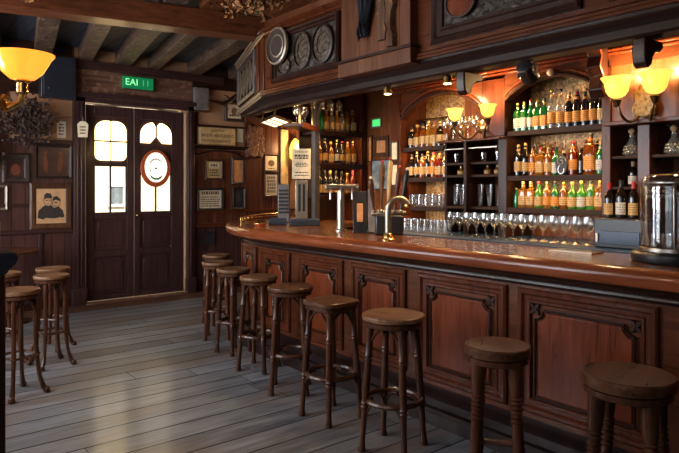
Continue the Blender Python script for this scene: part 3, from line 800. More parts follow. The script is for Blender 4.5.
MB().box((4.60, 2.335, 1.60), (4.765, 3.18, 1.655)).build('bottle_step', M['shelfw'], bb, bevel=.003, world=True)
for z in (1.905, 1.60, 1.315): shelf(3.90, 4.455, z, FX, led=True)
shelf(3.20, 3.90, 1.94, FX-.10, 'redy'); 
for z in (1.735, 1.62, 1.33): shelf(3.27, 3.87, z, FX)
MB().box((FX-.035, 3.27, 1.855), (FX-.02, 3.87, 1.865)).build('gallery_rod', M['chrome'], bb, world=True)
MB().box((FX+.02, 3.42, 1.96), (FX+.05, 3.44, 2.3)).box((FX+.02, 3.0, 1.96), (FX+.05, 3.01, 1.97)).build('divider', M['red'], bb, world=True) if 0 else None
MB().box((4.70, 3.44, 1.94), (4.765, 3.90, 2.40)).build('lit_boards', M['boards'], bb, world=True)
for z in (1.735, 1.51): shelf(2.07, 2.265, z, FX)
for z in (1.735,): shelf(1.0, 1.98, z, FX)
# two small framed cards on the first pilaster
for z0, z1, lb in ((1.78, 1.98, 'upper'), (1.52, 1.75, 'lower')):
    c = thing('framed_card', (FX-.04, 4.53, z0), 'small %s framed card on the pilaster beside the tap handles' % lb, 'picture', 'cards on the pilaster')
    MB().frame((FX-.042, 4.585, z0), Vector((0,-1,0)), Z, Vector((-1,0,0)), .11, z1-z0, [(0,0),(0,.014),(.014,.012),(.016,0)]).build('frame', M['rimd'], c, world=True)
    MB().box((FX-.048, 4.49, z0+.01), (FX-.041, 4.575, z1-.01)).build('card', M['cream'], c, world=True)

# corbels under the canopy and the big scrolled bracket
def corbel(x, y, z, label, s=1.0):
    pts = [(0,0),(.20,0),(.20,-.03),(.17,-.055),(.12,-.06),(.09,-.09),(.075,-.13),(.04,-.15),(.01,-.13),(0,-.09)]
    o = MB().poly((x, y-.035*s, z), X, Z, Y, [(a*s, b*s) for a, b in pts], 0, .07*s).build('canopy_corbel', M['dark'], None, loc=(x, y, z), bevel=.008, world=True)
    tag(o, label, 'corbel', 'corbels under the canopy')
corbel(3.06, 2.58, 2.249, 'dark scrolled corbel under the canopy beside the black spotlight')
corbel(3.06, 1.44, 2.249, 'dark scrolled corbel under the canopy near the twin yellow wall lamps')
bk = MB().poly((4.08, 2.245, 2.655), X, Z, Y, [(0,0),(.23,0),(.23,-.48),(.18,-.50),(.14,-.44),(.16,-.34),(.11,-.28),(.14,-.20),(.10,-.13),(.04,-.10),(0,-.05)], 0, .11)
o = bk.build('scroll_bracket', M['dark'], None, loc=(4.2, 2.30, 2.4), bevel=.008, world=True); tag(o, 'large dark scrolled bracket hanging in front of the back bar by the yellow lamps', 'bracket')
MB().tube([(4.08+a, 2.245-.002, 2.655+b) for a, b in [(.02,-.06),(.05,-.11),(.10,-.14),(.135,-.20),(.105,-.28),(.155,-.34),(.135,-.44),(.18,-.49)]], .006, 6).build('edge_bead', M['field'], o, world=True)

# ------------------------------------------------------------------ corner shelf unit standing on the bar's end
cu = thing('corner_shelf_unit', (4.4, 5.62, 1.12), 'dark open shelf unit of bottles at the curved end of the bar', 'shelf unit')
MB().box((4.04, 5.78, 1.121), (4.78, 5.80, 2.62)).box((4.045, 5.52, 1.40), (4.06, 5.78, 1.60)).build('back_panel', M['dark'], cu, world=True)
MB().box((4.02, 5.45, 1.121), (4.085, 5.52, 2.62)).build('post', M['postg'], cu, bevel=.005, world=True)
MB().box((4.70, 5.45, 1.121), (4.78, 5.78, 2.62)).build('post', M['red'], cu, bevel=.005, world=True)
for z in (2.145, 1.775, 1.42):
    s_ = MB().box((4.085, 5.44, z-.035), (4.70, 5.78, z)).build('shelf', M['darkx'], cu, bevel=.004, world=True)
    MB().box((4.12, 5.455, z-.044), (4.66, 5.470, z-.036)).build('light_strip', M['led'], s_, world=True)
    MB().box((4.085, 5.43, z-.055), (4.70, 5.44, z+.003)).build('lip', M['darkx'], s_, bevel=.003, world=True)
    STRIPS.append((4.39, 5.4625, z-.048, -.5, LEDP*.7))
# hanging gantry shelf from the unit to the canopy's end, with a lit fitting
ga = thing('gantry_shelf', (3.85, 5.8, 2.13), 'brown hanging glass shelf between the canopy end and the corner shelf unit', 'shelf')
g0 = Vector((3.98, 5.39, 2.12)); g1 = Vector((3.50, 5.02, 2.12)); gu = (g0-g1).normalized(); gn = gu.cross(Z)
MB().fbox(g1, gu, gn, Z, (0,-.16,0), ((g0-g1).length-.04, .04, .03)).build('board', M['redx'], ga, bevel=.004, world=True)
MB().fbox(g1, gu, gn, Z, (0,.03,-.015), ((g0-g1).length-.04, .045, .045)).build('front_strip', M['field'], ga, bevel=.004, world=True)
for s in (.06, .505): MB().fbox(g1, gu, gn, Z, (s,-.02,.03), (s+.02,0,.538)).build('hanger', M['brass'], ga, world=True)
lp = thing('panel_lamp', (3.3, 5.25, 2.2), 'lit cream three-pane lamp hanging under the canted end of the canopy', 'lamp')
lo = Vector((3.34, 5.24, 2.235)); lu = Vector((.30, .95, 0)).normalized(); lv = Vector((.95, -.30, -.30)).normalized(); lw_ = lu.cross(lv)
MB().frame(lo, lu, lv, lw_, .60, .20, [(0,-.012),(0,.012),(.018,.012),(.018,-.012)]).fbox(lo, lu, lv, lw_, (.195,.0,-.012), (.21,.20,.012)).fbox(lo, lu, lv, lw_, (.39,0,-.012), (.405,.20,.012)).build('frame', M['bronze'], lp, world=True)
for k in range(3): MB().fbox(lo, lu, lv, lw_, (.02+k*.193,.018,-.006), (.193+k*.195,.182,.006)).build('lit_pane', M['panel_lit'], lp, world=True)
for k in (.05, .55): q = lo + lu*k + lv*.02; MB().tube([q, Vector((q.x+.02, q.y, 2.33))], .006, 6).build('hanger', M['brass'], lp, world=True)
# niche between the shelf unit and the back bar: things pinned on the wall
def card_x(y0, y1, z0, z1, name, label, cat, mat, fm=None, x=4.797, fw=.02):
    r = thing(name, (x, (y0+y1)/2, z0), label, cat)
    u = Vector((0,-1,0)); n = Vector((-1,0,0))
    if fm: MB().frame((x, y1, z0), u, Z, n, y1-y0, z1-z0, [(0,0),(0,.016),(fw,.014),(fw,0)]).build('frame', fm, r, world=True)
    MB().fbox((x, y1, z0), u, Z, n, (.008,.008,0), (y1-y0-.008, z1-z0-.008, .006)).build('sheet', mat, r, world=True)
    return r
card_x(5.20, 5.38, 2.20, 2.32, 'lit_screen', 'small bright green lit screen on the wall of the niche', 'screen', M['screen'], M['rimw'])
card_x(5.36, 5.445, 1.80, 2.12, 'framed_notice', 'tall orange framed notice in the niche below the green screen', 'picture', M['orangep'], M['rimb'])
card_x(5.08, 5.34, 1.86, 2.10, 'framed_picture', 'brown framed picture in the niche above the pale blue poster', 'picture', M['orangep'], M['rimb'], fw=.05)
card_x(5.00, 5.38, 1.48, 1.83, 'poster', 'pale blue poster leaning in the niche behind the tap handles', 'poster', M['blueposter'], M['rimd'], fw=.012)

# register and things on the back counter
rg = thing('cash_register', (4.28, 2.06, 1.08), 'squat navy cash drawer box on the back counter below three wine bottles', 'cash register')
MB().box((4.13, 1.88, 1.081), (4.365, 2.26, 1.285)).build('body', M['navyd'], rg, bevel=.008, world=True)
MB().box((4.118, 1.93, 1.11), (4.131, 2.21, 1.20)).build('drawer', M['navy'], rg, bevel=.003, world=True)
MB().box((4.12, 2.225, 1.12), (4.13, 2.24, 1.18)).build('lock', M['steel'], rg, world=True)

# ------------------------------------------------------------------ lamps and fittings
def tulip(c, r, h, mat, name, parent):
    pr = [(.16*r,0),(.30*r,.02*h),(.52*r,.12*h),(.70*r,.32*h),(.76*r,.55*h),(.82*r,.76*h),(1.0*r,.95*h),(1.03*r,1.0*h),(.98*r,1.0*h),(.77*r,.76*h),(.70*r,.55*h),(.62*r,.32*h),(.4*r,.12*h),(.12*r,.05*h)]
    return MB().lathe(pr, c, 28).build(name, mat, parent, world=True)
def wall_lamp(yc, dys, z, label, xs=4.20, k=1.0):
    r = thing('wall_lamp', (FX, yc, z), label, 'wall lamp', 'twin wall lamps over the back bar')
    MB().lathe([(.055,0),(.06,.012),(.04,.022),(.02,.03)], (FX-.02, yc, z-.06), 16, Matrix(((0,0,-1),(0,1,0),(1,0,0)))).build('backplate', M['brass'], r, world=True)
    for dy in dys:
        y = yc + dy
        pts = []
        for i in range(13):
            s_ = i/12; pts.append((FX-.03 - (FX-.03-xs)*min(1, s_*1.25), yc + dy*s_**.8, z-.06 - .11*math.sin(PI*s_) + .04*s_**3))
        MB().tube(pts, .010, 8).build('arm', M['bronze'], r, world=True)
        MB().lathe([(.012,-.05),(.022,-.03),(.026,-.012),(.034,0),(.02,.008)], (xs, y, z-.015), 14).build('cup', M['bronze'], r, world=True)
        sh = tulip((xs, y, z), .105*k, .145*k, M['yellowlamp'], 'lamp_shade', r)
        MB().ball((xs, y, z+.075*k), .028*k, 12, 8, (1,1,1.3)).build('bulb', M['bulb'], sh, world=True)
        LAMPS.append(((xs, y, z+.20), LAMPP))
    return r
LAMPP = 15; DOWNP = 42
wall_lamp(1.995, (.13, -.13), 2.13, 'brass wall lamp with two yellow tulip shades over the decanter shelves')
wall_lamp(3.43, (.17, -.19), 2.10, 'brass wall lamp with yellow shades between the two bottle arches', k=.72)
rl = MB().poly((FX-.02, 2.0, 2.06), Vector((0,-1,0)), Z, Vector((-1,0,0)), [(-.07,-.06),(.07,-.06),(.085,.0),(.06,.05),(.07,.12),(.03,.15),(0,.20),(-.03,.15),(-.07,.12),(-.06,.05),(-.085,0)], .03, .06).build('gilt_ornament', M['goldrel'], None, loc=(FX, 2.0, 2.0), bevel=.012, world=True)
tag(rl, 'gilt relief ornament on the board between the twin yellow shades', 'ornament')
# two tiny downlights on the canopy band
def downlight(x, y, z, label):
    r = thing('downlight', (x, y, z), label, 'spotlight', 'small lamps under the canopy')
    MB().lathe([(.012,.05),(.03,.04),(.034,0),(.03,-.004)], (x, y, z), 16).build('housing', M['brass'], r, world=True)
    MB().lathe([(.024,-.006),(.026,-.004)], (x, y, z-.002), 16).build('bulb', M['bulb'], r, world=True)
    DOWN.append(((x, y, z-.02), 14))
downlight(3.10, 3.30, 2.20, 'small lit downlight under the canopy block'); downlight(3.10, 2.72, 2.20, 'small lit downlight under the canopy beside the scrolled corbel')
for y in (1.5, 2.35, 3.2, 4.1, 4.9):  # unseen soffit lamps, added to brighten the back bar
    r = thing('added_soffit_lamp', (3.75, y, 2.65), 'unseen round lamp added in the canopy soffit to light the back bar', 'lamp', 'added lamps in the canopy soffit')
    MB().lathe([(.055,0),(.06,-.004),(.06,-.012),(.05,-.014)], (3.75, y, 2.659), 18).build('ring', M['brass'], r, world=True)
    MB().lathe([(.045,-.010),(.045,-.015)], (3.75, y, 2.659), 18).build('bulb', M['bulb'], r, world=True)
    DOWN.append(((3.75, y, 2.63), DOWNP))


sp = thing('spotlight', (3.12, 2.12, 2.17), 'black spotlight on a short arm under the canopy', 'spotlight')
q = Vector((.9, .2, -.45)).to_track_quat('Z', 'Y').to_matrix()
MB().lathe([(.028,-.07),(.045,-.06),(.048,0),(.055,.03),(.055,.055),(.04,.055),(.036,.03)], (3.12, 2.12, 2.185), 18, q).build('housing', M['black'], sp, world=True)
MB().box((3.11, 2.055, 2.16), (3.13, 2.065, 2.225)).box((3.11, 2.175, 2.16), (3.13, 2.185, 2.225)).box((3.105, 2.055, 2.218), (3.135, 2.185, 2.228)).build('yoke', M['black'], sp, world=True)
MB().lathe([(.012,2.226),(.012,2.244),(.04,2.2445),(.04,2.2495)], (3.12, 2.12, 0), 14).build('mount', M['black'], sp, world=True)

# back corner lamp by the end of the bar
lt = thing('wall_lantern', (5.56, YB-.12, 1.95), 'lit glass wall lamp by the framed prints at the far end of the bar', 'wall lamp')
MB().lathe([(.03,0),(.09,.05),(.10,.20),(.07,.30),(.02,.36)], (5.56, YB-.13, 1.93), 20).build('lamp_shade', M['yellowlamp'], lt, world=True)
MB().lathe([(.05,-.05),(.035,-.02),(.04,0)], (5.56, YB-.13, 1.93), 14).tube([(5.56, YB-.004, 1.80),(5.56, YB-.07, 1.80),(5.56, YB-.13, 1.84),(5.56, YB-.13, 1.90)], .012).build('bracket', M['brass'], lt, world=True)
LAMPS.append(((5.56, YB-.32, 2.15), 20))

# ------------------------------------------------------------------ settle end, post and lamp at the near left
se = thing('settle_end', (0.0, 2.8, 0), 'black panelled seat end with a moulded cap at the near left edge', 'settle')
MB().box((XL+.005, 2.755, 0.001), (.455, 2.845, 1.16)).build('end_panel', M['dark'], se, bevel=.006, world=True)
MB().box((.38, 2.74, 0.001), (.485, 2.86, 1.16)).build('post', M['dark'], se, bevel=.008, world=True)
prof = [(-.06,1.155),(.0,1.155),(.012,1.175),(.03,1.19),(.036,1.215),(.028,1.235),(-.06,1.245)]
MB().poly((0,2.8,0), X, Z, Y, [(XL+.005,1.155),(.485,1.155),(.497,1.175),(.52,1.195),(.53,1.222),(.518,1.242),(XL+.005,1.245)], -.075, .075).build('cap', M['navyd'], se, bevel=.006, world=True)
for z0, z1 in ((.10,.55),(.62,1.08)): MB().frame((XL+.1, 2.755, z0), X, Z, -Y, .34+.72, z1-z0, [(0,-.005),(0,.010),(.03,.010),(.04,0),(.04,-.005)]).build('panel', M['dark'], se, world=True)
po = thing('turned_post', (.425, 2.8, 1.246), 'orange-brown turned wooden post with spiral carving at the near left edge', 'post')
MB().lathe([(.05,1.2465),(.05,1.36),(.032,1.40),(.03,2.02),(.045,2.06),(.03,2.10)], (.425, 2.8, 0), 16).build('shaft', M['red'], po, world=True)
ang = [i*.42 for i in range(52)]
MB().lathe([(.026,2.10),(.026,2.98),(.05,3.02),(.05,CZ-.03)], (.425, 2.8, 0), 14).tube([(.425+.026*math.cos(a), 2.8+.026*math.sin(a), 2.12+.0165*i) for i, a in enumerate(ang)], .013, 6).build('spiral', M['field'], po, world=True)
MB().lathe([(.06,CZ-.03),(.06,CZ-.002)], (.425, 2.8, 0), 14).build('capital', M['field'], po, world=True)
sn = thing('bowl_sconce', (.535, 2.69, 1.93), 'amber glass bowl lamp on a curved brass arm at the near left edge', 'wall lamp')
bp = [(.02,0),(.045,.004),(.075,.03),(.095,.065),(.105,.085),(.117,.098),(.119,.104),(.112,.104),(.098,.090),(.088,.066),(.066,.032),(.02,.012)]
MB().lathe(bp, (.535, 2.69, 1.930), 32).build('lamp_shade', M['amberlamp'], sn, world=True)
MB().lathe([(.018,-.055),(.022,-.05),(.022,-.012),(.03,-.004),(.028,.002)], (.535, 2.69, 1.930), 16).build('cup', M['brass'], sn, world=True)
MB().tube([(.478, 2.744, 1.84),(.485, 2.745, 1.825),(.49, 2.74, 1.822),(.51, 2.72, 1.83),(.53, 2.695, 1.845),(.535, 2.69, 1.88)], .013, 10).build('arm', M['brass'], sn, world=True)
MB().lathe([(.036,0),(.036,.008),(.02,.016)], (.478, 2.744, 1.84), 14, Vector((.7,-.7,0)).to_track_quat('Z', 'Y').to_matrix()).build('backplate', M['brass'], sn, world=True)
LAMPS.append(((.53, 2.70, 2.09), 5))

# ------------------------------------------------------------------ stools
def stool_meshes(kind, h, r, splay, leg_m, seat_m):
    r_ = {}
    parts = []
    th_ = .034 if kind != 'thick' else .05
    if kind == 'square':
        P = []
        for i in range(40):
            a = 2*PI*i/40; ca, sa = math.cos(a), math.sin(a); q = 1/(abs(ca)**5+abs(sa)**5)**.2; P.append((r*ca*q, r*sa*q))
        s = MB(); 
        for (f, z0) in ((1,h-th_),): s.poly((0,0,0), X, Y, Z, P, h-th_, h)
        parts.append(('seat', s, seat_m, .008, None))
        parts.append(('seat_rim', MB().poly((0,0,0), X, Y, Z, [(x*.93, y*.93) for x, y in P], h-th_-.028, h-th_-.001), leg_m, .004, None))
    else:
        s = MB().lathe([(r*.90,h-th_),(r*.98,h-th_+.006),(r,h-th_*.5),(r*.985,h-.005),(r*.95,h),(r*.82,h-.003),(r*.4,h-.006),(.01,h-.007)], (0,0,0), 40)
        parts.append(('seat', s, seat_m, 0, None))
        parts.append(('seat_rim', MB().lathe([(r*.90,h-th_-.03),(r*.93,h-th_-.026),(r*.93,h-th_-.004),(r*.88,h-th_-.001)], (0,0,0), 36), leg_m, 0, None))
    a0 = R(45)
    rt, rb = (r*.74, r*.74 + splay) if kind != 'square' else (r*.92, r*1.0 + splay)
    tops, bots = [], []
    zt = h - th_ - .012
    for i in range(4):
        a = a0 + i*PI/2
        p1 = Vector((rt*math.cos(a), rt*math.sin(a), zt)); p0 = Vector((rb*math.cos(a), rb*math.sin(a), .001)); tops.append(p1); bots.append(p0)
        if kind == 'thick':
            pr = [(0,.018),(.03,.020),(.2,.024),(.32,.030),(.34,.024),(.36,.031),(.385,.024)]
            for j in range(6): pr += [(.60+j*.030,.023),(.612+j*.030,.030),(.624+j*.030,.023)]
            pr += [(.80,.028),(.9,.032),(1,.031)]
            m = MB().turned(p0, p1, pr, 14)
        elif kind == 'bent':
            pts = []
            for j in range(15):
                t = j/14; rr = rt + (rb-rt)*(1-t) + .030*max(0, 1-t*5)**2 - .018*math.sin(PI*min(1, t*1.2))
                pts.append((rr*math.cos(a), rr*math.sin(a), .001+(zt-.001)*t))
            rad = [.017]+[.019]+[.015]*3+[.0165]*10
            m = MB().tube(pts, rad, 10)
            m.lathe([(.020,0.001),(.026,.010),(.022,.030),(.016,.04)], (pts[0][0], pts[0][1], 0), 10)
        else:
            pr = [(0,.022),(.02,.023),(.05,.019),(.09,.017),(.30,.018),(.335,.021),(.345,.026),(.36,.020),(.375,.026),(.39,.021),(.42,.022),(.60,.0215),(.70,.020),(.715,.025),(.73,.0195),(.745,.025),(.76,.020),(.9,.021),(1,.020)]
            m = MB().turned(p0, p1, pr, 12)
        parts.append(('leg', m, leg_m, 0, None))
    zr = .285 if kind != 'thick' else .20
    def at(i, z): 
        t = (z - .001)/(zt-.001); p = bots[i].lerp(tops[i], t); return p
    # foot hoop and the bent braces under it
    rr = math.hypot(*at(0, zr).xy) - .012
    if kind == 'square':
        hoop = [((rr*.985)*math.cos(2*PI*i/40), (rr*.985)*math.sin(2*PI*i/40), zr) for i in range(40)]
    else: hoop = [(rr*math.cos(2*PI*i/40), rr*math.sin(2*PI*i/40), zr) for i in range(40)]
    if kind == 'thick':
        m = MB()
        for i in range(4): m.tube([at(i, zr + .04*(i % 2)), at((i+1) % 4, zr + .04*(i % 2))], .016, 8)
        parts.append(('stretcher', m, leg_m, 0, None))
    elif kind == 'bent':
        m = MB()
        for i in range(4): m.tube([at(i, zr), at((i+1) % 4, zr)], .010, 8)
        parts.append(('stretcher', m, leg_m, 0, None))
    else:
        parts.append(('foot_ring', MB().tube(hoop, .016, 8, True), leg_m, 0, None))
        for i in range(4):
            m = MB(); p = at(i, zr-.10); j = (i+1) % 4; k = (i-1) % 4
            for nb in (j, k):
                e = at(i, zr-.012).lerp(at(nb, zr-.012), .36); pts = []
                for s in range(7):
                    t = s/6; pts.append(p.lerp(e, t) + Vector((0,0,.04*math.sin(PI*t))))
                m.tube(pts, .008, 6)
            parts.append(('foot_brace', m, leg_m, 0, None))
    if kind != 'thick':
        m = MB()
        za = zt - .17
        for i in range(4):
            j = (i+1) % 4; A, B = at(i, za), at(j, za); pts = []
            for s in range(13):
                t = s/12; p = A.lerp(B, t); p.z = za + .15*math.sin(PI*t)**.6
                c = p.xy.length; pts.append(p)
            m.tube(pts, .009, 6)
        parts.append(('seat_brace', m, leg_m, 0, None))
    return parts
PROTO = {}
def stool(x, y, h, r, kind, rz, label, group, legm='stool', seatm='seat', splay=.055):
    key = (kind, h, r, legm, seatm, splay)
    if key in PROTO:
        o = copy_tree(PROTO[key]); o.location = (x, y, 0); o.rotation_euler = (0,0,rz); o['label'] = label; o['group'] = group
        return o
    o = thing('bar_stool', (0,0,0), label, 'stool', group)
    sr = None
    for nm, mb, m, bv, _ in stool_meshes(kind, h, r, splay, M[legm], M[seatm]):
        mb.build(nm, m, o, bevel=bv)
    o.location = (x, y, 0); o.rotation_euler = (0,0,rz); PROTO[key] = o
    return o
G1, G2 = 'stools along the bar', 'stools by the left wall'
stool(2.41, 1.175, .765, .177, 'thick', .25, 'thick round stool with grooved legs, closest to the camera', G1, 'stool', 'seatd', .045)
stool(2.42, 1.81, .752, .156, 'thick', .60, 'thick-topped worn round stool second from the camera along the bar', G1, 'stoolr', 'seatd', .035)
stool(2.445, 2.555, .775, .183, 'turned', .35, 'tall round stool with ringed legs, third from the camera along the bar', G1, 'stool', 'seat')
stool(2.465, 3.165, .768, .150, 'square', .05, 'stool with a rounded square seat in front of the bar', G1, 'stool', 'seatd', .045)
stool(2.548, 3.765, .775, .172, 'turned', .9, 'dark glossy round stool just beyond the square-seated stool', G1, 'stool', 'seatd')
stool(2.648, 4.38, .770, .158, 'turned', .5, 'round stool sixth from the camera along the bar, grey worn seat', G1, 'stool', 'seat')
stool(2.735, 4.965, .766, .155, 'turned', .2, 'round stool seventh from the camera, where the bar starts to curve', G1, 'stool', 'seat', .035)
stool(2.87, 5.53, .765, .160, 'turned', 1.0, 'round stool at the curve of the bar with red-brown legs', G1, 'stoolr', 'seat', .04)
stool(3.16, 6.13, .765, .150, 'turned', .1, 'farthest stool, half hidden behind the curved end of the bar', G1, 'stool', 'seat', .03)
stool(.945, 4.92, .765, .155, 'bent', .4, 'round stool with curved feet in front of the other stools by the left wall', G2, 'stool', 'seat', .05)
stool(1.33, 5.57, .765, .143, 'bent', .15, 'pale-topped round stool on the open floor nearest the entrance path', G2, 'stool', 'seat', .05)
stool(1.48, 6.14, .755, .152, 'bent', .75, 'brown-topped stool standing behind the pale-topped stool', G2, 'stoolr', 'seat', .04)
stool(1.00, 5.82, .785, .150, 'bent', .6, 'round stool partly behind the front stool by the left wall', G2, 'stoolr', 'seat', .04)
stool(1.10, 6.74, .79, .150, 'bent', .2, 'reddish stool in front of the small round table', G2, 'stoolr', 'seat', .04)
tb = thing('pub_table', (1.36, 7.62, 0), 'small round wooden table against the plum wall behind the stools', 'table')
MB().lathe([(.31,.775),(.325,.785),(.325,.80),(.31,.81),(.01,.81)], (1.36, 7.62, 0), 36).build('table_top', M['stoolr'], tb, world=True)
MB().lathe([(.05,.05),(.06,.10),(.035,.16),(.03,.40),(.045,.45),(.03,.50),(.035,.70),(.08,.774)], (1.36, 7.62, 0), 16).build('column', M['dark'], tb, world=True)
MB().lathe([(.24,0.001),(.24,.02),(.18,.04),(.06,.055)], (1.36, 7.62, 0), 24).build('base', M['dark'], tb, world=True)

# ------------------------------------------------------------------ pictures and things on the door wall
PF = [(0,0),(0,.02),(.012,.032),(.03,.026),(.045,.012),(.045,0)]
def picture(x0, x1, z0, z1, label, mat, fm='rimb', fw=.045, name='framed_picture', cat='picture', yb=YB-.027, group=None):
    r = thing(name, ((x0+x1)/2, yb, z0), label, cat, group)
    s = fw/.045
    MB().frame((x0, yb, z0), X, Z, -Y, x1-x0, z1-z0, [(a*s, b) for a, b in PF]).build('frame', M[fm], r, world=True)
    MB().box((x0+fw*.8, yb-.010, z0+fw*.8), (x1-fw*.8, yb-.001, z1-fw*.8)).build('picture', M[mat], r, world=True)
    return r
def marks(r, x0, x1, z0, z1, rows, mat='inkb', h=.55, yb=YB-.0375, ragged=.25):
    m = MB(); rd = random.Random(int(x0*1000)); dz = (z1-z0)/rows
    for i in range(rows):
        zc = z1 - dz*(i+.5); x = x0 + rd.random()*ragged*(x1-x0)*.5; xe = x1 - rd.random()*ragged*(x1-x0)*.5
        while x < xe:
            wd_ = min(xe-x, .012 + rd.random()*.035); m.box((x, yb-.0012, zc-dz*h/2), (x+wd_, yb, zc+dz*h/2)); x += wd_ + .008
    return m.build('printing', M[mat], r, world=True)
# portrait of two people in caps
p = picture(1.70, 2.19, .985, 1.565, 'old sepia picture of two people in dark caps in a wide carved frame', 'sepia', 'rimb', .075)
yy = YB-.0375
def pol(r, pts, mat, nm, k=0):
    return MB().poly((0, yy - k*.0008, 0), X, Z, -Y, pts, 0, .0008).build(nm, M[mat], r, world=True)
el = lambda cx, cz, a, b, rot=0, n=18: [(cx + a*math.cos(2*PI*i/n)*math.cos(rot) - b*math.sin(2*PI*i/n)*math.sin(rot), cz + a*math.cos(2*PI*i/n)*math.sin(rot) + b*math.sin(2*PI*i/n)*math.cos(rot)) for i in range(n)]
pol(p, [(1.79,1.13),(1.80,1.22),(1.86,1.28),(1.93,1.30),(1.98,1.25),(2.03,1.27),(2.08,1.22),(2.10,1.14),(2.02,1.10),(1.95,1.12),(1.88,1.10)], 'ink', 'drawn_coat', 1)
pol(p, el(1.905,1.335,.050,.063,.3), 'inkb', 'drawn_outline', 1.5); pol(p, el(2.005,1.315,.048,.058,-.35), 'inkb', 'drawn_outline', 1.5)
pol(p, el(1.905,1.335,.042,.055,.3), 'skin', 'drawn_face', 2); pol(p, el(2.005,1.315,.040,.050,-.35), 'skin', 'drawn_face', 2)
pol(p, [(1.86,1.36),(1.865,1.415),(1.89,1.44),(1.94,1.43),(1.955,1.39),(1.95,1.37),(1.90,1.375)], 'ink', 'drawn_cap', 3)
pol(p, [(1.955,1.345),(1.97,1.39),(2.01,1.40),(2.05,1.365),(2.055,1.33),(2.01,1.35)], 'ink', 'drawn_cap', 3)
pol(p, [(1.875,1.345),(1.882,1.35),(1.90,1.35),(1.90,1.343)], 'ink', 'drawn_eyes', 4); pol(p, [(1.985,1.31),(1.99,1.322),(2.02,1.318),(2.02,1.31)], 'ink', 'drawn_eyes', 4)
for cx, cz in ((1.895,1.345),(1.925,1.342),(1.985,1.322),(2.012,1.318)): pol(p, el(cx, cz, .009, .006), 'ink', 'drawn_eyes', 4.5)
for cx, cz in ((1.91,1.305),(1.998,1.287)): pol(p, el(cx, cz, .015, .004), 'ink', 'drawn_mouth', 4.5)
pol(p, [(1.84,1.10),(1.88,1.13),(1.98,1.12),(2.06,1.135),(2.07,1.115),(1.98,1.10)], 'skin', 'drawn_hands', 4)
p = picture(1.76, 2.185, 1.62, 2.04, 'large dim dark picture with two faint red figures, above the sepia portrait', 'darkart', 'rimd', .03)
for cx in (1.88, 2.05):
    pol(p, el(cx, 1.80, .028, .11, .1*(1 if cx < 2 else -1)), 'redart', 'dim_figure', 1); pol(p, el(cx, 1.935, .02, .026), 'redart', 'dim_head', 1)
p = picture(1.40, 1.71, 1.56, 1.92, 'small dark picture in an ornate black frame at the left end of the wall', 'darkart', 'rimd', .07)
pol(p, el(1.55, 1.72, .05, .07), 'redart', 'dim_figure', 1)
picture(1.26, 1.46, 1.235, 1.535, 'narrow pale-edged picture just below the ornate black frame', 'darkart', 'rimw', .03)
c = thing('notice_card', (2.075, YB-.003, 2.15), 'small white card with faint print on the beige wall beside the door', 'card')
MB().box((2.02, YB-.006, 2.13), (2.125, YB-.001, 2.34)).build('card', M['white'], c, world=True)
marks(c, 2.035, 2.11, 2.16, 2.32, 4, 'inkb', .5, YB-.006)
k = thing('dark_cabinet', (2.0, YB-.2, 2.66), 'dark navy box mounted high on the wall in the corner by the door', 'cabinet')
MB().box((1.80, YB-.18, 2.605), (2.20, YB-.031, 3.125)).build('body', M['navyd'], k, bevel=.006, world=True)
MB().box((1.825, YB-.186, 2.63), (2.175, YB-.179, 3.10)).build('front_panel', M['navyd'], k, bevel=.004, world=True)
MB().ball((1.88, YB-.187, 2.72), .008).build('screw', M['steel'], k, world=True)
ln_ = thing('hanging_sign', (2.28, YB-.20, 2.14), 'small cream sign plate hanging on a hook at the door frame', 'sign')
MB().poly((2.285, YB-.17, 2.24), Vector((.93,-.37,0)), Z, Vector((-.37,-.93,0)), [(-.055,-.10),(.055,-.10),(.065,.06),(.03,.10),(-.03,.10),(-.065,.06)], 0, .014).build('plate', M['cream'], ln_, bevel=.003, world=True)
MB().tube([(2.27, YB-.121, 2.40),(2.28, YB-.16, 2.41),(2.285, YB-.175, 2.38),(2.285, YB-.175, 2.342)], .006).build('hook', M['steel'], ln_, world=True)
m = MB()
for z in (2.19, 2.23, 2.27): m.fbox((2.285, YB-.17, z), Vector((.93,-.37,0)), Z, Vector((-.37,-.93,0)), (-.035,-.008,.0141), (.035,.008,.0155))
m.build('printing', M['inkb'], ln_, world=True)
# exit sign over the door
ex, ez = -.045, -.085
e = thing('exit_sign', (3.03, YB-.13, 2.82), 'lit green exit sign fixed above the entrance door', 'sign')
MB().box((2.865+ex, YB-.10, 2.915+ez), (3.275+ex, YB-.042, 3.075+ez)).build('box', M['exitg'], e, bevel=.004, world=True)
MB().box((2.86+ex, YB-.105, 2.900+ez), (3.28+ex, YB-.042, 2.914+ez)).build('tray', M['steel'], e, world=True)
text('EAI', .125, M['exitw'], e, (2.975+ex, YB-.1005, 2.998+ez), (R(90),0,0), .001, 'lettering')
text('I I', .115, M['exitd'], e, (3.165+ex, YB-.1005, 2.998+ez), (R(90),0,0), .001, 'dim_lettering')
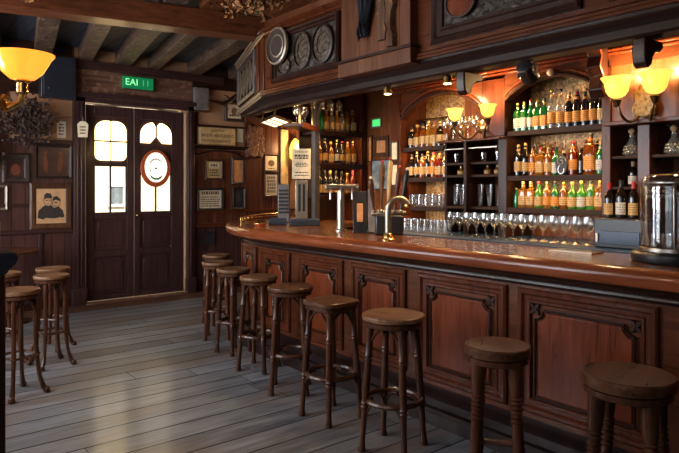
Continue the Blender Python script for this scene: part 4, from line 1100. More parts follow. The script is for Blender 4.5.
# right of the door
a = thing('alarm_box', (3.945, YB-.1, 2.61), 'grey enamel box on the wall to the right of the door', 'box')
MB().box((3.83, YB-.12, 2.62), (4.06, YB-.042, 2.945)).build('body', M['grey'], a, bevel=.01, world=True)
MB().box((3.86, YB-.128, 2.655), (4.03, YB-.119, 2.91)).build('cover', M['grey'], a, bevel=.006, world=True)
MB().box((3.83, YB-.10, 2.596), (4.06, YB-.042, 2.612)).build('bracket', M['steel'], a, world=True)
p = picture(4.36, 4.685, 2.50, 2.81, 'small print in a dark frame near the end of the canopy', 'cream', 'rimd', .05, yb=YB-.003)
pol(p, el(4.52, 2.655, .05, .06), 'inkb', 'print', -20); marks(p, 4.43, 4.62, 2.58, 2.61, 1, 'ink', .8, YB-.0135)
s = thing('wooden_sign', (4.22, YB-.05, 2.14), 'tan wooden sign with three lines of dark lettering, right of the door', 'sign')
MB().box((3.925, YB-.045, 2.14), (4.525, YB-.005, 2.385)).build('board', M['tan'], s, bevel=.004, world=True)
for tx, sz, z in (('COOTHE', .055, 2.345), ('INCOR HEATUOING', .062, 2.27), ('BOOTOINEONICE', .058, 2.19)):
    text(tx, sz, M['ink'], s, (4.225, YB-.0455, z), (R(90),0,0), .001, 'lettering', sx=.95)
MB().box((3.93, YB-.05, 2.15), (3.96, YB-.045, 2.375)).build('edge_strip', M['cream'], s, world=True)
c = thing('notice_card', (4.61, YB-.01, 2.23), 'blank cream card beside the tan wooden sign', 'card'); MB().box((4.555, YB-.009, 2.20), (4.675, YB-.001, 2.40)).build('card', M['cream'], c, world=True)
sh = thing('plate_shelf', (4.2, YB-.06, 2.07), 'dark moulded picture shelf above the plank panel right of the door', 'shelf')
MB().poly((3.83, YB-.026, 2.07), -Y, Z, X, [(0,0),(.03,0),(.05,.02),(.09,.03),(.10,.05),(0,.05)], 0, .89).build('board', M['darkx'], sh, bevel=.003, world=True)
p = picture(4.03, 4.31, 1.62, 1.92, 'small framed notice below the picture shelf', 'tan', 'rimb', .03); 
MB().box((4.09, YB-.0395, 1.80), (4.25, YB-.037, 1.87)).build('print_box', M['cream'], p, world=True); marks(p, 4.105, 4.235, 1.81, 1.86, 1, 'inkb', .7, YB-.0396); marks(p, 4.08, 4.26, 1.67, 1.78, 3, 'ink', .55)
p = picture(4.46, 4.685, 1.555, 1.955, 'tall narrow orange-tinted picture beside the small framed notice', 'orangep', 'rimd', .035)
p = picture(3.90, 4.33, 1.165, 1.505, 'cream printed notice in a dark frame, lowest beside the door', 'cream', 'rimd', .04)
marks(p, 3.97, 4.26, 1.40, 1.455, 1, 'inkb', .85, ragged=.1); marks(p, 3.96, 4.27, 1.22, 1.385, 5, 'inkb', .5)
p = picture(4.475, 4.70, 1.18, 1.515, 'dark slate picture of a faint figure beside the cream notice', 'slate', 'rimd', .03); pol(p, el(4.585, 1.34, .05, .08), 'ink', 'dim_figure', 1)
p = picture(5.03, 5.30, 1.755, 2.03, 'upper of two pale prints hung one above the other at the far wall', 'cream', 'rimb', .025); pol(p, el(5.165, 1.89, .06, .05), 'inkb', 'print', 1); marks(p, 5.09, 5.24, 1.79, 1.82, 1)
p = picture(5.03, 5.30, 1.365, 1.745, 'lower of two pale prints hung one above the other at the far wall', 'cream', 'rimb', .03); marks(p, 5.08, 5.25, 1.42, 1.69, 5, 'grey', .8)
cr = MB().poly((4.855, YB-.034, 2.20), X, Z, -Y, [(-.15,-.24),(-.09,-.20),(-.03,-.25),(.05,-.20),(.12,-.24),(.17,-.12),(.13,-.02),(.17,.06),(.12,.14),(.14,.22),(.04,.27),(-.03,.24),(-.11,.27),(-.13,.15),(-.17,.08),(-.12,-.02),(-.17,-.12)], 0, .05).build('carved_crest', M['carvb'], None, loc=(4.855, YB-.03, 1.95), bevel=.015, world=True)
tag(cr, 'dark carved wooden crest between the shelf and the two prints', 'carving')
w_ = thing('wall_plaque', (4.08, YB-.03, .66), 'small dark plaque low on the wall beside the bar stools', 'plaque')
MB().frame((3.97, YB-.026, .665), X, Z, -Y, .22, .20, [(0,0),(0,.014),(.02,.014),(.025,0)]).build('frame', M['rimd'], w_, world=True); MB().box((3.985, YB-.034, .68), (4.175, YB-.027, .85)).build('face', M['slate'], w_, world=True)
# wall post beside the lamp
tag(MB().box((5.33, YB-.06, 1.175), (5.47, YB-.027, 2.43)).build('pale_board', M['tan'], None, loc=(5.4, YB-.05, 1.18), bevel=.006, world=True), 'narrow pale upright board between the two prints and the wall lamp', 'board')

# dried plants
def bunch(name, c, n, spread, lsize, mats, label, cat, seed, down=(0,0,-1), yflat=None, twig=12):
    rd = random.Random(seed); r = thing(name, c, label, cat)
    lf = MB(); tw = MB()
    for i in range(n):
        p = Vector(c) + Vector([rd.gauss(0, s) for s in spread])
        if yflat: p.y = min(p.y, yflat)
        d = Vector([rd.uniform(-1,1) for _ in range(3)]).normalized(); e = d.cross(Vector((.2,.9,.3))).normalized(); nn = d.cross(e)
        L = lsize*rd.uniform(.6,1.4); wd2 = L*.42
        a = [p, p + d*L*.4 + e*wd2 + nn*L*.12, p + d*L, p + d*L*.4 - e*wd2 + nn*L*.12]
        lf.add([*a, p + d*L*.45 - nn*.004], [(0,1,4),(1,2,4),(2,3,4),(3,0,4)])
    for i in range(twig):
        p = Vector(c); q = p + Vector([rd.gauss(0, s*1.5) for s in spread])
        if yflat: q.y = min(q.y, yflat)
        tw.tube([p, p.lerp(q, .5) + Vector((rd.uniform(-.03,.03), 0, rd.uniform(-.02,.04))), q], .005, 5)
    lf.build('leaves', M[mats[0]], r, world=True); tw.build('stems', M[mats[1]], r, world=True)
    return r
bunch('dried_flower_bunch', (1.64, YB-.20, 2.31), 1100, (.11,.03,.11), .045, ('leafd','leafd'), 'bunch of dark dried flowers on the wall above the pictures', 'dried flowers', 3, yflat=YB-.13, twig=22)
bunch('hanging_dried_spray', (1.20, YB-.18, 1.92), 400, (.06,.03,.08), .045, ('leafd','leafd'), 'smaller drooping bunch of dried leaves below the dark dried flowers', 'dried flowers', 5, yflat=YB-.13)
bunch('hops_garland', (2.60, 4.44, 3.10), 750, (.085,.14,.05), .05, ('leaf','leafd'), 'brown dried leaf garland hanging from the ceiling beside the canopy', 'garland', 9)
bunch('hops_garland', (.95, 5.10, 3.08), 240, (.10,.07,.07), .06, ('leaf','leafd'), 'small dried leaf garland at the left end of the big ceiling beam', 'garland', 11)
st = thing('mounted_branch', (4.35, YB-.1, 2.74), 'dark gnarled branch mounted on the plaster right of the grey box', 'branch')
MB().tube([(4.08,YB-.06,2.78),(4.2,YB-.09,2.76),(4.32,YB-.08,2.74),(4.42,YB-.07,2.80),(4.50,YB-.06,2.88),(4.60,YB-.05,2.93)], [.012,.02,.03,.035,.025,.03], 8).tube([(4.32,YB-.08,2.74),(4.36,YB-.10,2.68),(4.34,YB-.12,2.62)], [.02,.014,.006], 8).tube([(4.42,YB-.07,2.80),(4.36,YB-.10,2.86),(4.30,YB-.10,2.88)], [.02,.012,.005], 8).build('wood', M['dark'], st, world=True)

# made-up wall lamps on the unseen window wall, added to light the room
for i, y in enumerate((2.6, 5.2, 7.65)):
    r = thing('added_room_lamp', (XL+.02, y, 2.2), 'added amber glass wall lamp out of view on the window wall', 'wall lamp', 'added lamps on the window wall')
    MB().lathe([(a, b) for a, b in bp], (XL+.18, y, 2.2), 24).build('lamp_shade', M['amberlamp'], r, world=True)
    MB().tube([(XL+.002, y, 2.1),(XL+.08, y, 2.08),(XL+.16, y, 2.12),(XL+.18, y, 2.2)], .012, 8).build('arm', M['brass'], r, world=True)
    LAMPS.append(((XL+.30, y, 2.36), 34))

# ------------------------------------------------------------------ bottles
BK = {  # (radius, z) body outlines, label z-range, label radius, cap (r, z0, z1), squareness
 'whisky': ([(.5,0),(.98,.01),(1,.03),(1,.60),(.96,.66),(.70,.73),(.40,.78),(.36,.82),(.36,.93)], (.15,.46), 1, (.40,.92,1.0), None),
 'square': ([(.5,0),(.97,.01),(1,.03),(1,.64),(.92,.69),(.45,.74),(.36,.78),(.36,.92)], (.12,.46), 1, (.42,.91,1.0), 5),
 'tall':   ([(.5,0),(.97,.01),(1,.03),(1,.56),(.88,.66),(.55,.76),(.40,.84),(.38,.94)], (.14,.42), 1, (.42,.93,1.0), None),
 'squat':  ([(.5,0),(.95,.012),(1,.06),(1,.50),(.90,.60),(.55,.68),(.36,.74),(.34,.90)], (.10,.44), 1, (.44,.89,1.0), None),
 'wine':   ([(.5,0),(.97,.01),(1,.03),(1,.55),(.92,.63),(.55,.72),(.40,.77),(.38,.95)], (.10,.42), 1, (.42,.80,1.0), None),
}
BOT = {}
CAPN = {'goldcap': 'gold', 'black': 'black', 'redcap': 'red', 'cork': 'cork', 'pink': 'pink', 'chrome': 'silver'}
def bottle(kind, r, h, glass_m, label_m, cap_m, x, y, z, rz, label, group):
    key = (kind, r, h, glass_m, label_m, cap_m)
    if key not in BOT:
        prof, (la, lb), lr, (cr, c0, c1), sq = BK[kind]
        o = MB().lathe([(.002, .0)] + [(a*r, b*h) for a, b in prof], (0,0,0), 18 if not sq else 24, sq=sq).build('bottle', M[glass_m], None)
        MB().lathe([(cr*r*.96, c0*h), (cr*r, c0*h+.004), (cr*r, c1*h-.003), (cr*r*.9, c1*h)], (0,0,0), 12).build('cap', M[cap_m], o)
        if label_m:
            vs = []; fs = []; n = 12
            for i in range(n+1):
                a = R(105 + 150*i/n); ca, sa = math.cos(a), math.sin(a); q = 1/(abs(ca)**sq+abs(sa)**sq)**(1/sq) if sq else 1
                for rr, zz in ((r*1.002, la*h), (r*1.018, la*h), (r*1.018, lb*h), (r*1.002, lb*h)): vs.append((rr*q*ca, rr*q*sa, zz))
            for i in range(n):
                for j in range(4): fs.append((4*i+j, 4*i+(j+1) % 4, 4*i+4+(j+1) % 4, 4*i+4+j))
            fs += [(0,1,2,3), (4*n+3,4*n+2,4*n+1,4*n)]
            MB().add(vs, fs).build('paper_label', M[label_m], o)
            if kind in ('whisky', 'square', 'tall'):
                mb = MB().lathe([(.40*r,.80*h),(.43*r,.80*h),(.43*r,.87*h),(.40*r,.87*h)], (0,0,0), 12, closed=True); mb.build('neck_band', M[label_m], o)
        BOT[key] = o
    else: o = copy_tree(BOT[key])
    o.location = (x, y, z + .0008); o.rotation_euler = (0, 0, rz)
    tag(o, label, 'bottle', group)
    return o
CN = {'b_amber': 'amber', 'b_honey': 'honey-coloured', 'b_red': 'dark red', 'b_green': 'green', 'b_lime': 'bright green', 'b_dark': 'dark', 'b_blue': 'blue-black', 'b_clear': 'clear'}
LN = {'l_cream': 'cream', 'l_orange': 'orange', 'l_white': 'white', 'l_black': 'black', 'l_green': 'green', None: 'no'}
def row(spec, p0, p1, z, rz, where, group):
    """spec: list of (kind, r, h, glass, label, cap); spread from p0 (left in view) to p1"""
    L_ = (Vector(p1)-Vector(p0)).length; k_ = min(1.12, .965*L_/sum(2*s_[1] for s_ in spec)); spec = [(s_[0], round(s_[1]*k_, 4), *s_[2:]) for s_ in spec]
    n = len(spec); tot = sum(2*s_[1] for s_ in spec); L = (Vector(p1)-Vector(p0)).length; gap = (L-tot)/n
    d = (Vector(p1)-Vector(p0)).normalized(); t = gap/2
    for i, (kind, r, h, g, l, c) in enumerate(spec):
        p = Vector(p0) + d*(t+r); t += 2*r + gap
        bottle(kind, r, h, g, l, c, p.x, p.y, z, rz, '%s bottle with %s label, %s from left, %s' % (CN[g], LN[l], ORD[i], where), group)
A = 'l_orange'; C = 'l_cream'; W = 'l_white'; K = 'l_black'
g5 = ('square', .031, .255, 'b_green', None, 'goldcap')
row([('square',.029,.25,'b_green',W,'goldcap'),('square',.031,.255,'b_green',W,'goldcap'),('tall',.029,.265,'b_green',W,'redcap'),('square',.031,.255,'b_green',A,'goldcap'),('square',.030,.26,'b_green',A,'black'),
     ('tall',.036,.325,'b_clear',A,'goldcap'),('tall',.036,.32,'b_clear',A,'black'),
     ('whisky',.032,.27,'b_blue',A,'goldcap'),('whisky',.032,.275,'b_blue',A,'redcap'),('whisky',.032,.27,'b_blue',A,'black'),('whisky',.032,.28,'b_blue',A,'goldcap'),('whisky',.031,.27,'b_dark',C,'goldcap')],
    (4.475, 3.165), (4.475, 2.35), 1.98, 0, 'front row, top shelf, right-hand bottle arch', 'bottles on the top shelf of the right-hand arch')
row([('tall',.030,.24,'b_clear',C,'chrome'),('tall',.030,.25,'b_red',W,'chrome'),('whisky',.031,.25,'b_clear',None,'goldcap'),('tall',.030,.27,'b_red',C,'redcap'),('whisky',.031,.26,'b_amber',W,'chrome'),('tall',.030,.265,'b_clear',C,'goldcap')],
    (4.665, 2.80), (4.665, 2.36), 2.06, 0, 'raised back row, top shelf, right-hand arch', 'bottles on the top shelf of the right-hand arch')
row([('whisky',.034,.27,'b_dark',C,'goldcap'),('tall',.031,.28,'b_dark',C,'goldcap'),('whisky',.034,.25,'b_amber',A,'black'),('square',.033,.235,'b_honey',C,'redcap'),('whisky',.033,.235,'b_amber',C,'goldcap'),('squat',.034,.235,'b_green',W,'black'),('squat',.033,.20,'b_dark',K,'cork'),
     ('whisky',.036,.27,'b_red',A,'redcap'),('tall',.028,.22,'b_dark',None,'black'),('square',.041,.325,'b_amber',A,'black'),('whisky',.036,.25,'b_green',W,'cork')],
    (4.475, 3.165), (4.475, 2.35), 1.60, 0, 'front row, middle shelf, right-hand arch', 'bottles on the middle shelf of the right-hand arch')
row([('tall',.029,.235,g,l,c) for g, l, c in (('b_clear',C,'chrome'),('b_amber',C,'goldcap'),('b_red',A,'redcap'),('b_clear',W,'chrome'),('b_honey',C,'cork'),('b_red',W,'redcap'),('b_dark',C,'goldcap'),('b_clear',C,'redcap'))],
    (4.665, 3.14), (4.665, 2.38), 1.655, 0, 'raised back row, middle shelf, right-hand arch', 'bottles on the middle shelf of the right-hand arch')
row([('tall',.026,.17,'b_green',None,'goldcap'),('square',.034,.225,'b_honey',C,'goldcap'),('square',.035,.225,'b_honey',C,'cork'),('squat',.036,.225,'b_lime',C,'redcap'),('whisky',.034,.22,'b_honey',A,'goldcap'),('squat',.036,.225,'b_green',A,'black'),('whisky',.033,.215,'b_amber',C,'goldcap'),
     ('squat',.037,.22,'b_lime',C,'cork'),('squat',.036,.225,'b_lime',W,'goldcap'),('whisky',.034,.225,'b_lime',C,'black'),('square',.036,.225,'b_honey',C,'goldcap')],
    (4.465, 3.165), (4.465, 2.35), 1.33, 0, 'lowest shelf, right-hand arch', 'bottles on the lowest shelf of the right-hand arch')
row([('whisky',.034,.215,'b_dark',C,'black'),('squat',.036,.235,'b_amber',C,'goldcap'),('whisky',.034,.245,'b_amber',C,'black'),('tall',.032,.26,'b_honey',C,'goldcap'),('square',.034,.25,'b_honey',C,'redcap'),('whisky',.034,.245,'b_dark',C,'goldcap'),('tall',.031,.25,'b_amber',C,'black')],
    (4.475, 4.44), (4.475, 3.91), 1.905, 0, 'top shelf, left-hand bottle arch', 'bottles on the top shelf of the left-hand arch')
row([('square',.033,.24,'b_dark',C,'black'),('tall',.031,.265,'b_dark',C,'goldcap'),('whisky',.034,.24,'b_amber',C,'black'),('tall',.030,.265,'b_dark',C,'goldcap'),('whisky',.035,.25,'b_amber',A,'redcap'),('square',.033,.235,'b_red',C,'goldcap'),('whisky',.033,.24,'b_clear',C,'black')],
    (4.475, 4.44), (4.475, 3.91), 1.60, 0, 'second shelf, left-hand bottle arch', 'bottles on the second shelf of the left-hand arch')
row([('tall',.028,.24,g,l,c) for g, l, c in (('b_red',C,'chrome'),('b_amber',W,'redcap'),('b_dark',C,'goldcap'),('b_red',A,'black'),('b_amber',C,'chrome'),('b_dark',W,'redcap'))],
    (4.66, 4.43), (4.66, 3.92), 1.60, 0, 'back row, second shelf, left-hand arch', 'bottles on the second shelf of the left-hand arch')
# corner unit: faces the door side of the bar, bottles run along X
row([('squat',.044,.26,'b_green',None,'black')] + [('tall',.028,.25,g,C,c) for g, c in (('b_honey','chrome'),('b_clear','goldcap'),('b_honey','chrome'),('b_clear','black'),('b_honey','chrome'))] + [('square',.033,.27,'b_amber',C,'cork')],
    (4.095, 5.54), (4.68, 5.54), 2.145, R(90), 'top shelf, corner shelf unit', 'bottles on the corner shelf unit')
row([('whisky',.033,.25,'b_amber',A,'goldcap'),('tall',.028,.29,'b_dark',C,'black'),('squat',.036,.255,'b_amber',C,'goldcap'),('tall',.028,.28,'b_dark',W,'goldcap'),('tall',.028,.27,'b_dark',C,'redcap'),('square',.030,.265,'b_honey',C,'cork'),('square',.030,.28,'b_amber',C,'goldcap')],
    (4.095, 5.54), (4.68, 5.54), 1.775, R(90), 'middle shelf, corner shelf unit', 'bottles on the corner shelf unit')
row([('wine',.033,.28,'b_dark',C,c) for c in ('black','black','goldcap','black')] + [('wine',.033,.27,'b_dark',W,'black'),('squat',.036,.255,'b_amber',C,'goldcap'),('wine',.034,.29,'b_red',C,'pink')],
    (4.095, 5.54), (4.68, 5.54), 1.42, R(90), 'low shelf, corner shelf unit', 'bottles on the corner shelf unit')
row([('wine',.031,.25,'b_dark',C,'redcap'),('wine',.033,.27,'b_dark',W,'black'),('wine',.031,.26,'b_dark',C,'redcap')],
    (4.24, 2.245), (4.24, 1.985), 1.285, 0, 'on the navy cash drawer box', 'wine bottles on the cash drawer box')
bottle('wine', .034, .185, 'b_dark', W, 'cork', 4.50, 2.155, 1.51, 0, 'small dark bottle alone on the cupboard shelf above the wine bottles', 'bottles in the side cupboard')
for i, (y, z, lb) in enumerate(((3.78, 1.62, 'first'), (3.69, 1.62, 'second'), (3.47, 1.62, 'third'), (3.36, 1.62, 'fourth'))):
    bottle('squat', .033, .085, 'b_honey', C, 'goldcap', 4.50, y, z, 0, 'little jar-like bottle, %s from left, cubby shelf between the arches' % lb, 'little bottles between the arches')
# decanters
def decanter(x, y, z, label, first=[]):
    if not first:
        o = MB().lathe([(.002,0),(.050,.002),(.056,.015),(.054,.05),(.040,.085),(.020,.115),(.015,.135),(.024,.142),(.024,.147),(.014,.149)], (0,0,0), 18).build('decanter', M['b_clear'], None)
        b = MB()
        for j, z0 in enumerate((.018, .042, .064)):
            rr = (.056, .0535, .047)[j]
            for i in range(12):
                a = 2*PI*i/12 + j*.26; b.ball((rr*math.cos(a), rr*math.sin(a), z0), .010, 6, 4)
        b.build('cut_pattern', M['silver'], o)
        s_ = MB().lathe([(.010,.146),(.012,.158),(.024,.172),(.026,.186),(.014,.200),(.004,.203)], (0,0,0), 12).build('stopper', M['cork'], o); first.append(o)
    else: o = copy_tree(first[0])
    o.location = (x, y, z+.0008); tag(o, label, 'decanter', 'cut glass decanters'); return o
decanter(4.48, 2.155, 1.735, 'cut glass decanter in the narrow cupboard beside the right-hand arch')
decanter(4.48, 1.86, 1.735, 'cut glass decanter, first of those in the open cupboard above the glass dome')
decanter(4.48, 1.695, 1.735, 'cut glass decanter at the picture edge in the open cupboard above the dome')
# emblem propped in front of the bottles
em = thing('medallion', (4.415, 2.69, 1.601), 'silver swirled medallion propped before the bottles of the right-hand arch', 'medallion')
MB().poly((4.428, 2.69, 1.685), Vector((0,-1,0)), Z, Vector((-1,0,0)), [(.052*math.cos(2*PI*i/24), (.082 if i < 12 else .083)*math.sin(2*PI*i/24)) for i in range(24)], 0, .008).build('disc', M['rimd'], em, bevel=.002, world=True)
sw = MB().tube([(4.417, 2.69-(.044-.0018*i)*math.cos(i*.42), 1.712+(.040-.0016*i)*math.sin(i*.42)) for i in range(22)], .004, 5)
sw.tube([(4.417, 2.69-(.026)*math.cos(i*.35+2), 1.648+(.034)*math.sin(i*.35+2)) for i in range(14)], .004, 5)
sw.build('swirl', M['silver'], em, world=True)

# ------------------------------------------------------------------ glasses
GL = {
 'tumbler': ([(.002,0),(.030,0),(.033,.012),(.038,.12),(.0365,.12),(.031,.016),(.002,.012)], 'tumbler'),
 'wine': ([(a*1.1, b*1.1) for a, b in [(.002,0),(.033,.001),(.030,.005),(.006,.012),(.0045,.075),(.014,.085),(.034,.115),(.038,.145),(.034,.185),(.032,.185),(.036,.145),(.032,.117),(.012,.089),(.002,.086)]], 'wine_glass'),
 'pilsner': ([(.002,0),(.028,.001),(.026,.008),(.018,.016),(.022,.06),(.034,.20),(.032,.20),(.020,.06),(.012,.022),(.002,.020)], 'beer_glass'),
 'small': ([(.002,0),(.022,0),(.024,.01),(.030,.085),(.0285,.085),(.022,.014),(.002,.012)], 'tumbler'),
}
GP = {}
def glass_at(kind, x, y, z, label, group, flip=False):
    if kind not in GP:
        prof, nm = GL[kind]
        if kind == 'wine':
            o = MB().lathe(prof, (0,0,0), 16).build(nm, M['clear'], None)
        else: o = MB().lathe(prof, (0,0,0), 16).build(nm, M['clear'], None)
        GP[kind] = o
    else: o = GP[kind].copy(); COL.objects.link(o)
    o.location = (x, y, z + (.001 if not flip else 0)); o.rotation_euler = (PI if flip else 0, 0, 0)
    tag(o, label, 'glass', group)
def grow(kind, n, x, y0, y1, z, where, group, flip=False):
    nm = {'tumbler': 'tumbler', 'wine': 'wine glass', 'pilsner': 'tall beer glass', 'small': 'small tumbler'}[kind]
    for i in range(n): glass_at(kind, x, y0 + (y1-y0)*i/max(1, n-1), z, '%s, %s from left, %s' % (nm, ORD[i], where), group, flip)
grow('wine', 15, 4.18, 3.62, 2.33, 1.08, 'front row on the back counter', 'wine glasses on the back counter')
grow('wine', 13, 4.29, 3.52, 2.38, 1.08, 'second row on the back counter', 'wine glasses on the back counter')
grow('tumbler', 9, 4.18, 4.40, 3.72, 1.08, 'front row on the counter below the left-hand arch', 'tumblers on the back counter')
grow('tumbler', 8, 4.28, 4.38, 3.76, 1.08, 'second row on the counter below the left-hand arch', 'tumblers on the back counter')
grow('tumbler', 6, 4.46, 4.40, 3.95, 1.315, 'front row of the lowest left-arch shelf', 'tumblers on the lowest left-arch shelf')
grow('tumbler', 6, 4.56, 4.40, 3.95, 1.315, 'second row of the lowest left-arch shelf', 'tumblers on the lowest left-arch shelf')
grow('small', 6, 4.66, 4.40, 3.95, 1.315, 'back row of the lowest left-arch shelf', 'tumblers on the lowest left-arch shelf')
grow('wine', 5, 4.345, 3.83, 3.49, 1.94, 'on the lit ledge between the arches', 'wine glasses on the lit ledge')
grow('pilsner', 3, 4.47, 3.82, 3.67, 1.33, 'cubby below the little bottles', 'beer glasses in the cubbies')
grow('pilsner', 3, 4.47, 3.53, 3.33, 1.33, 'dark cubby beside the right-hand arch', 'beer glasses in the cubbies')
grow('small', 4, 4.47, 3.81, 3.335, 1.735, 'behind the small rail between the arches', 'tumblers behind the small rail')
# hanging stemware in the left arch
rk = thing('glass_rack', (4.64, 4.17, 2.2), 'rack of rods holding upturned glasses under the left-hand arch', 'glass rack')
for x in (4.585, 4.635, 4.70): MB().tube([(x, 4.45, 2.203),(x, 3.905, 2.203)], .005, 6).build('rod', M['brass'], rk, world=True)
grow('wine', 6, 4.61, 4.40, 3.96, 2.197, 'upturned in the front row under the left-hand arch', 'upturned glasses under the left-hand arch', True)
grow('wine', 6, 4.69, 4.40, 3.96, 2.197, 'upturned in the back row under the left-hand arch', 'upturned glasses under the left-hand arch', True)
for i in range(4):
    p = g1 + gu*(.165 + .10*i) - gn*(.11 if i % 2 else .05)
    glass_at('wine', p.x, p.y, 2.16, 'wine glass, %s from left, on the hanging gantry shelf' % ORD[i], 'glasses on the gantry shelf')
# hanging rail with glasses in front of the corner unit
hr = thing('hanging_rail', (4.1, 5.2, 2.6), 'brass rail under the canopy with upturned glasses before the corner shelf unit', 'rail')
MB().tube([(3.75,5.25,2.56),(4.28,5.25,2.56)], .010, 8).build('bar', M['brass'], hr, world=True)
for x in (3.78, 4.25): MB().tube([(x,5.25,2.56),(x,5.25,2.659)], .006, 6).build('hanger', M['brass'], hr, world=True)
for i, x in enumerate((3.84, 3.96, 4.08, 4.20)): glass_at('wine', x, 5.25, 2.548, 'upturned glass, %s from left, on the rail before the corner unit' % ORD[i], 'glasses on the hanging rail', True)

# ------------------------------------------------------------------ things on the bar top
BT = 1.1205
ft = thing('beer_font', (3.78, 5.37, BT), 'steel beer font with a cream printed board on top', 'beer font', None, R(-35))
def part(root, mb, name, mat, bevel=0): return mb.build(name, mat, root, bevel=bevel)
part(ft, MB().box((-.065,-.05,.02), (.065,.05,.46)), 'column', M['steel'], .006)
part(ft, MB().box((-.035,-.054,.13), (-.010,-.049,.42)).box((.012,-.054,.13), (.037,-.049,.42)), 'slot', M['black'])
part(ft, MB().box((-.085,-.065,0), (.085,.065,.022)), 'base', M['brass'], .004)
bd = part(ft, MB().box((-.10,-.035,.475), (.10,.035,.80)), 'sign_board', M['cream'], .006)
part(ft, MB().box((-.05,-.04,.46), (.05,.04,.476)), 'neck', M['black'])
rd = random.Random(4)
for zz, hh, wd2 in ((.765,.010,.07),(.725,.022,.075),(.698,.016,.07),(.645,.010,.055),(.628,.010,.07),(.612,.008,.06),(.545,.012,.07),(.515,.010,.075)):
    x = -wd2; mk = MB()
    while x < wd2: q = .01+rd.random()*.025; mk.box((x,-.0365,zz-hh/2),(min(wd2,x+q),-.035,zz+hh/2)); x += q+.006
    part(bd, mk, 'printing', M['ink'])
gb = thing('louvred_box', (3.80, 5.68, BT), 'dark grey louvred box behind the steel beer font', 'box', None, R(-35))
part(gb, MB().box((-.10,-.07,0), (.03,.07,.42)), 'body', M['grey'], .01)
lv = MB()
for i in range(7): lv.box((-.09,-.078,.10+i*.04), (.02,-.069,.122+i*.04))
part(gb, lv, 'louvre_panel', M['black'])
for nm, x, y, sx, sy, lb in (('drip_tray', 3.60, 5.06, .15, .085, 'navy drip tray in front of the steel beer font'), ('drip_tray', 3.45, 5.33, .09, .075, 'smaller navy tray to the left of the steel beer font')):
    r = thing(nm, (x, y, BT), lb, 'tray', None, R(-35))
    part(r, MB().box((-sx,-sy,0), (sx,sy,.062)), 'body', M['navyd'], .006)
    gr = MB()
    for i in range(7): gr.box((-sx+.015,-sy+.02+i*(2*sy-.04)/7,.0622),(sx-.015,-sy+.028+i*(2*sy-.04)/7,.068))
    part(r, gr, 'grille', M['navy'])
dh = thing('small_dish', (3.17, 5.22, BT), 'small red-brown dish on the curved end of the bar top', 'dish')
part(dh, MB().lathe([(.002,0),(.04,0),(.06,.02),(.062,.026),(.056,.024),(.038,.008),(.002,.007)], (0,0,0), 20), 'bowl', M['redring']); part(dh, MB().lathe([(.059,.0265),(.066,.027),(.066,.031),(.057,.031)], (0,0,0), 20), 'rim', M['brass'])
tf = thing('tap_font', (3.37, 4.19, BT), 'chrome T-shaped tap font standing on the bar top', 'beer font', None, R(-39))
part(tf, MB().lathe([(.05,0),(.05,.012),(.034,.02),(.032,.03),(.032,.355),(.036,.36)], (0,0,0), 20), 'column', M['chrome'])
part(tf, MB().turned((-.14,0,.385), (.16,0,.385), [(0,.020),(.02,.032),(.04,.034),(.06,.028),(.94,.028),(.96,.034),(.98,.032),(1,.020)], 16), 'crossbar', M['chrome'])
for x in (-.09, 0, .10):
    t_ = part(tf, MB().tube([(x,-.025,.37),(x,-.06,.362),(x,-.068,.34),(x,-.068,.28)], .009, 8), 'tap', M['chrome'])
ms = thing('menu_stand', (3.39, 3.93, BT), 'dark leaning menu stand with an orange label beside the T-shaped font', 'stand', None, R(-39))
ms_m = lambda mb: mb
v_ = Vector((0, .30, 1)).normalized(); nn_ = X.cross(v_)
part(ms, MB().fbox((0,-.05,.003), X, v_, nn_, (-.075,0,0), (.045,.36,.018)), 'board', M['black'], .003)
part(ms, MB().fbox((0,-.05,.003), X, v_, nn_, (-.04,.09,.0181), (.010,.25,.0195)), 'orange_label', M['orangep'])
part(ms, MB().fbox((.06,-.03,.002), X, Vector((0,.22,1)).normalized(), X.cross(Vector((0,.22,1)).normalized()), (-.005,0,0), (.055,.37,.03)), 'side_box', M['grey'], .003)
part(ms, MB().box((-.08,-.075,0), (.115,.10,.010)), 'foot', M['black'], .002)
tt = thing('tap_tower', (3.40, 3.62, BT), 'dark tap tower with five tall coloured pump handles', 'beer taps', None, R(-39))
part(tt, MB().box((-.10,-.07,0), (.12,.07,.16)), 'body', M['black'], .012)
part(tt, MB().turned((-.13,0,.175), (.15,0,.175), [(0,.02),(.03,.026),(.97,.026),(1,.02)], 14), 'crossbar', M['steel'])
HP = [(.0,.010),(.06,.013),(.10,.009),(.16,.011),(.5,.019),(.8,.023),(.93,.020),(1,.008)]
for i, (x, m_, l_, tl, ft_) in enumerate(((-.11,'stoolr',.27,-.05,0),(-.055,'drift',.40,-.01,0),(.0,'tan',.42,.0,0),(.055,'red',.36,.02,0),(.105,'black',.34,.03,0))):
    hd = part(tt, MB().turned((x,-.02,.19), (x+tl+.02,-.05,.19+l_), HP, 12), 'pump_handle', M[m_])
    part(hd, MB().lathe([(.014,0),(.018,.008),(.018,.02),(.012,.028)], (x,-.02,.178), 12), 'ferrule', M['chrome'])
    part(hd, MB().ball((x+tl+.02,-.05,.19+l_), .014, 10, 6), 'knob', M['cream' if m_ in ('black','stoolr') else 'redcap'])
wp = MB().poly((0,0,0), X, Z, Y, [(.115,.16),(.185,.16),(.165,.42),(.155,.44),(.145,.42)], -.015, .015)
part(tt, wp, 'wooden_paddle', M['field'], .004)
gk = thing('gooseneck_tap', (3.03, 3.22, BT), 'thick polished brass gooseneck tap standing on the bar top', 'tap', None, R(-39))
pts = [(0,0,.0),(0,0,.10),(0,0,.20)] + [(.075-.075*math.cos(PI*i/14*1.0), 0, .225+.075*math.sin(PI*i/14)) for i in range(1, 13)]
